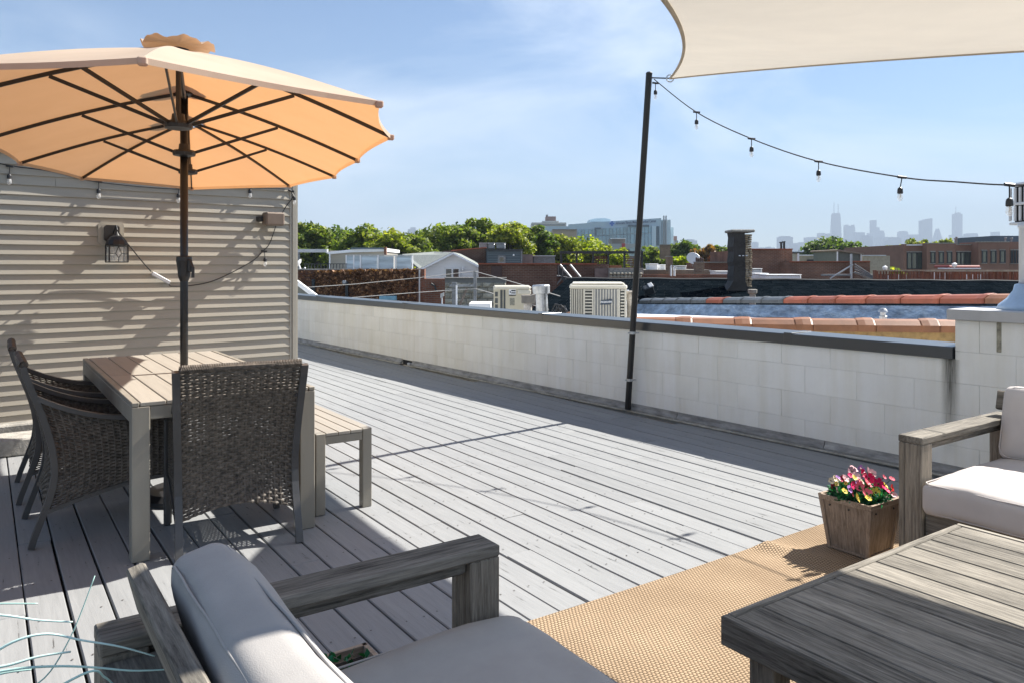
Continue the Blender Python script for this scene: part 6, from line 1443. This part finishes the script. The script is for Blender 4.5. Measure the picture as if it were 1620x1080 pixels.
tower("flat topped tower left of the wide middle gap", [(1424.5,1437,367),(1416,1425,380),(1427,1435,366)], y=5100)
tower("long low slab right of the flat topped tower", [(1437,1455,371.5),(1450,1456,374)], y=4900)
tower("bulky tower with a slanted top right of the middle of the skyline", [(1459,1475,345.7,"slanted_crown")], y=4800, m=M_sky2)
tower("small tower with a pointed crown right of the slanted one", [(1480,1491.5,362,"pointed_crown")], y=5000)
tower("slim rectangular tower with a thin spire, tallest on the right", [(1511.8,1522.8,338.5),(1516,1520,336.5),(1514.4,1515.2,327,"spire")], y=5100, m=M_sky2)
tower("podium blocks left of the slim spire tower", [(1507,1512,372),(1523,1528.5,374)], y=4800)
tower("blocky tower right of the spire tower", [(1530.5,1547.5,370.2),(1534,1546,369.5)], y=4700)
tower("distant pale tower above the slate block", [(1573,1582,367),(1572,1584,374)], y=5400)
tower("small stepped tower above the round green tree, left part", [(1296.5,1305.8,369),(1294,1298,376)], y=4900)
tower("rounded low tower right beside the antenna tower", [(1308,1315.5,371.5),(1309.5,1314,369.8)], y=4700)
tower("wide low slab left of the round green tree", [(1276,1293,376),(1280,1290,375.5)], y=4500)
tower("square tower behind the two black flues", [(1233,1254.5,375.5),(1236,1251,374)], y=4300)
tower("cluster of low blocks right of the square tower", [(1255,1268,385),(1266,1277,383.5)], y=4600)
tower("lone pale tower far left above the ivy building trees", [(645,655,363),(649,657,360)], y=4200)
tower("pale stepped tower right of the hospital", [(1083,1103,381),(1086,1099,379)], y=3600)
tower("small pale tower beside the tar chimney top", [(1192,1200,384),(1193.5,1198,383)], y=4600)
q = random.Random(77)
for i, (u0, v0) in enumerate([(1257,388),(1329,377),(1337,380),(1367,377),(1372,374),(1396,377),(1411,381),(1419,377),(1444,379),(1455,381),(1476,383),(1490,384),(1499,386),(1527,380),(1548,384),(1560,383),(1217,392),(1143,391),(1205,393),(1563,378)]):
    places = ["left of the antenna tower","at the right foot of the antenna tower","under the turreted tower","between the square tower and stepped tower","at the left shoulder of the stepped tower","at the right foot of the stepped tower","right of the broad slab","left of the flat topped tower","under the long low slab","at the left foot of the slanted tower","at the right foot of the slanted tower","under the pointed tower","between the pointed and spire towers","at the foot of the spire tower","right of the blocky tower","left of the slate block","right of the tar chimney","left of the tar chimney","just right of the chimney top","near the slate block's left end"]
    tower("low hazy block in the skyline " + places[i], [(u0-q.uniform(5,9), u0+q.uniform(5,9), v0), (u0-3, u0+3, v0-1.2)], y=q.uniform(3900, 4900))

# ---------------------------------------------------------------- trees
def tree(label, u, vtop, y, wpx, ml, seed, n=3600, lsz=.20, zlow=None, group="trees beyond the roofs", airy=.55, vbot=None):
    q = np.random.RandomState(seed); x = PX(u, y); zt = PZ(vtop, y); rw = wpx/2/F*y; hh = min(rw*1.9, (zt - GZ)*.62) if vbot is None else zt - PZ(vbot, y)
    zc = zt - hh/2; t = thing("tree", label, "tree", (x, y, GZ), 0, group)
    # trunk and limbs (local coordinates)
    mb = MB(); H = zc - GZ; lean = q.uniform(-.4, .4)
    mb.tube([(0,0,0), (lean*.3,0,H*.35), (lean,.1,H*.75), (lean*1.1,0,H+hh*.3)], [.32,.24,.17,.05], 8)
    ncl = 60; C = []
    for i in range(ncl):
        d = q.normal(size=3); d /= np.linalg.norm(d); r_ = q.uniform(.3, 1.08)**.7
        C.append((d[0]*rw*r_*.9, d[1]*rw*.8*r_, H + d[2]*hh/2*r_*.78))
    for i in range(0, ncl, 3):
        c = C[i]; mb.tube([(lean*.8,0,H*.72 + (i % 5)*.3), (c[0]*.45, c[1]*.45, (H*.8 + c[2])/2 + .3), c], [.11,.07,.02], 5)
    part("trunk", mb, M_bark, t)
    C = np.array(C); idx = q.randint(0, ncl, n); cr_ = np.abs(q.normal(.25, .09, ncl))*rw*.95
    dirs = q.normal(size=(n,3)); dirs /= np.linalg.norm(dirs, axis=1)[:,None]; rad = q.uniform(.25, 1, n)**.5
    pos = C[idx] + dirs*(cr_[idx]*rad)[:,None]*np.array([1,1,.72])
    tuft = q.rand(n) < .02; pos[tuft] += np.array([0,0,1])*q.uniform(.0,.5,(tuft.sum(),1))*rw*.25
    a = q.normal(size=(n,3)); a[:,2] *= .6; a /= np.linalg.norm(a, axis=1)[:,None]; b = np.cross(a, dirs + q.normal(size=(n,3))*.5); b /= np.linalg.norm(b, axis=1)[:,None] + 1e-9
    s = q.uniform(.55, 1.3, n)[:,None]*lsz; V = np.empty((n,4,3)); V[:,0] = pos - a*s; V[:,1] = pos + b*s*.55; V[:,2] = pos + a*s; V[:,3] = pos - b*s*.55
    me = bpy.data.meshes.new("crown"); me.vertices.add(n*4); me.vertices.foreach_set('co', V.reshape(-1)); me.loops.add(n*4); me.loops.foreach_set('vertex_index', np.arange(n*4, dtype=np.int32))
    me.polygons.add(n); me.polygons.foreach_set('loop_start', np.arange(0, n*4, 4, dtype=np.int32)); me.update(calc_edges=True); me.validate()
    part("crown", me, ml, t)
    return t
M_bark = mat("bark", (.07,.055,.042), rough=.95, var=.3, scale=6, bump=.5)
L_green = leaf("leaf_green", (.06,.095,.016), (.17,.21,.035), (.34,.35,.07))
L_dark = leaf("leaf_dark", (.04,.07,.016), (.10,.145,.03), (.20,.23,.06))
L_yel = leaf("leaf_yellow_green", (.09,.125,.016), (.25,.27,.035), (.45,.42,.06))
L_bright = leaf("leaf_bright_yellow", (.12,.17,.015), (.30,.33,.03), (.42,.42,.04))
L_fall = leaf("leaf_autumn", (.08,.07,.02), (.26,.12,.03), (.40,.16,.05))
L_red = leaf("leaf_red", (.14,.04,.02), (.30,.08,.04), (.34,.16,.06))
for a in (("broad green tree at the left, touching the siding corner", 486, 350, 62, 70, L_green, 1), ("green tree second from the siding corner, above the pergola beam", 528, 354, 66, 78, L_dark, 2),
          ("green tree above the rooftop shed", 570, 353, 60, 80, L_green, 3), ("lower green tree above the glass screens", 618, 361, 58, 74, L_yel, 4), ("green tree in the dip left of the tallest tree", 655, 372, 60, 54, L_green, 5),
          ("tall feathery tree behind the white gabled house, tallest of the row", 705, 342, 66, 88, L_green, 6), ("tall tree right of the tallest one, above the rooftop condensers", 757, 341, 68, 86, L_green, 7),
          ("yellow green tree above the dark penthouse", 806, 350, 64, 66, L_yel, 8), ("dark tree left of the beige octagonal tower", 842, 354, 66, 58, L_dark, 9), ("green tree in front of the tan block", 880, 363, 70, 66, L_yel, 10),
          ("yellowing tree above the black pergola", 925, 368, 72, 74, L_bright, 11), ("yellow green tree at the right end of the pergola", 962, 377, 70, 54, L_yel, 12), ("small bright yellow tree under the pergola", 968, 399, 56, 46, L_bright, 13)):
    a = list(a); a[4] *= 1.3; tree(*a, n=9000, lsz=.205)
for a in (("light green tree right of the pole", 1035, 391, 80, 52, L_green, 21), ("dark green tree left of the autumn tree", 1082, 379, 95, 54, L_dark, 22), ("orange autumn tree above the squat chimney", 1116, 386, 84, 46, L_fall, 23), ("small red autumn tree low left of the tar chimney", 1141, 397, 80, 32, L_red, 24),
          ("green tree touching the tar chimney", 1143, 384, 100, 48, L_green, 25), ("bright yellow bush among the roof vents", 1078, 404, 60, 34, L_bright, 26),
          ("yellow green bush left of the brick offices, lower one", 1400, 412, 62, 58, L_yel, 28), ("yellow tree against the corner of the brick offices", 1415, 384, 84, 46, L_bright, 29), ("olive tree far behind the bushes", 1392, 392, 110, 40, L_yel, 30),
          ("thin crowned tree behind the brick offices, left", 1458, 374, 105, 50, L_yel, 31), ("thin crowned tree behind the brick offices, right", 1495, 376, 108, 44, L_yel, 32)):
    a = list(a); a[4] *= 1.15; tree(*a, n=4200, lsz=.26)
for i, (u, v, w) in enumerate(((506, 357, 80), (549, 359, 80), (595, 361, 84), (636, 366, 74), (676, 356, 78), (731, 350, 84), (783, 352, 80), (824, 356, 70), (862, 361, 70))):
    nm_ = ["by the siding corner", "above the pergola end", "above the shed roof", "above the glass screens", "left of the tallest tree", "behind the gable peak", "above the rightmost condenser", "above the tan brick block", "below the beige octagonal tower"][i]
    tree("darker second row tree " + nm_, u, v, 92, w, L_dark if i % 2 else L_green, 60 + i, n=3200, lsz=.30)
tree("round dark green tree under the skyline antennas", 1313, 379, 118, 90, L_dark, 27, n=5200, lsz=.36, vbot=412)
tree("dark tree top between the green shed and olive trees", 1372, 390, 135, 34, L_dark, 33, n=1800, lsz=.34)
# low tree tops filling the blocks between the houses
q = np.random.RandomState(5)
mb = MB(); rr_ = random.Random(11)
for i in range(5200):
    a = rr_.uniform(130, 900); u = rr_.uniform(-300, 2100); c = Vector((PX(u, a), a, GZ + rr_.uniform(2, 8.5))); s = .9 + a*.004
    for k in range(5):
        d = Vector((rr_.uniform(-1,1), rr_.uniform(-1,1), rr_.uniform(-.7,.7)))*s*1.6; e = Vector((rr_.uniform(-1,1), rr_.uniform(-1,1), rr_.uniform(-1,1))).normalized()*s; f = e.cross(Vector((rr_.uniform(-1,1), rr_.uniform(-1,1), rr_.uniform(-1,1)))).normalized()*s
        mb.add([c+d-e, c+d+f, c+d+e, c+d-f], [(0,1,2,3)])
o = part("far_woods", mb, L_dark, kind='stuff', fixn=False); o['label'] = "mass of distant street trees filling the blocks below the skyline"; o['category'] = "trees"

# ---------------------------------------------------------------- air
HZ = MB(); HZ.box((-6500, -1400, -10.0), (6500, 6600, 480.0))
hm = bpy.data.materials.new("haze_air"); hm.use_nodes = True; ht = hm.node_tree; ht.nodes.clear()
ho = N(ht, 'ShaderNodeOutputMaterial'); hv = N(ht, 'ShaderNodeVolumePrincipled'); hv.inputs['Color'].default_value = (.50,.60,.73,1); hv.inputs['Density'].default_value = .00027; hv.inputs['Anisotropy'].default_value = .0
ht.links.new(hv.outputs[0], ho.inputs['Volume'])
hz_o = part("haze", HZ, hm, kind='stuff', fixn=False)
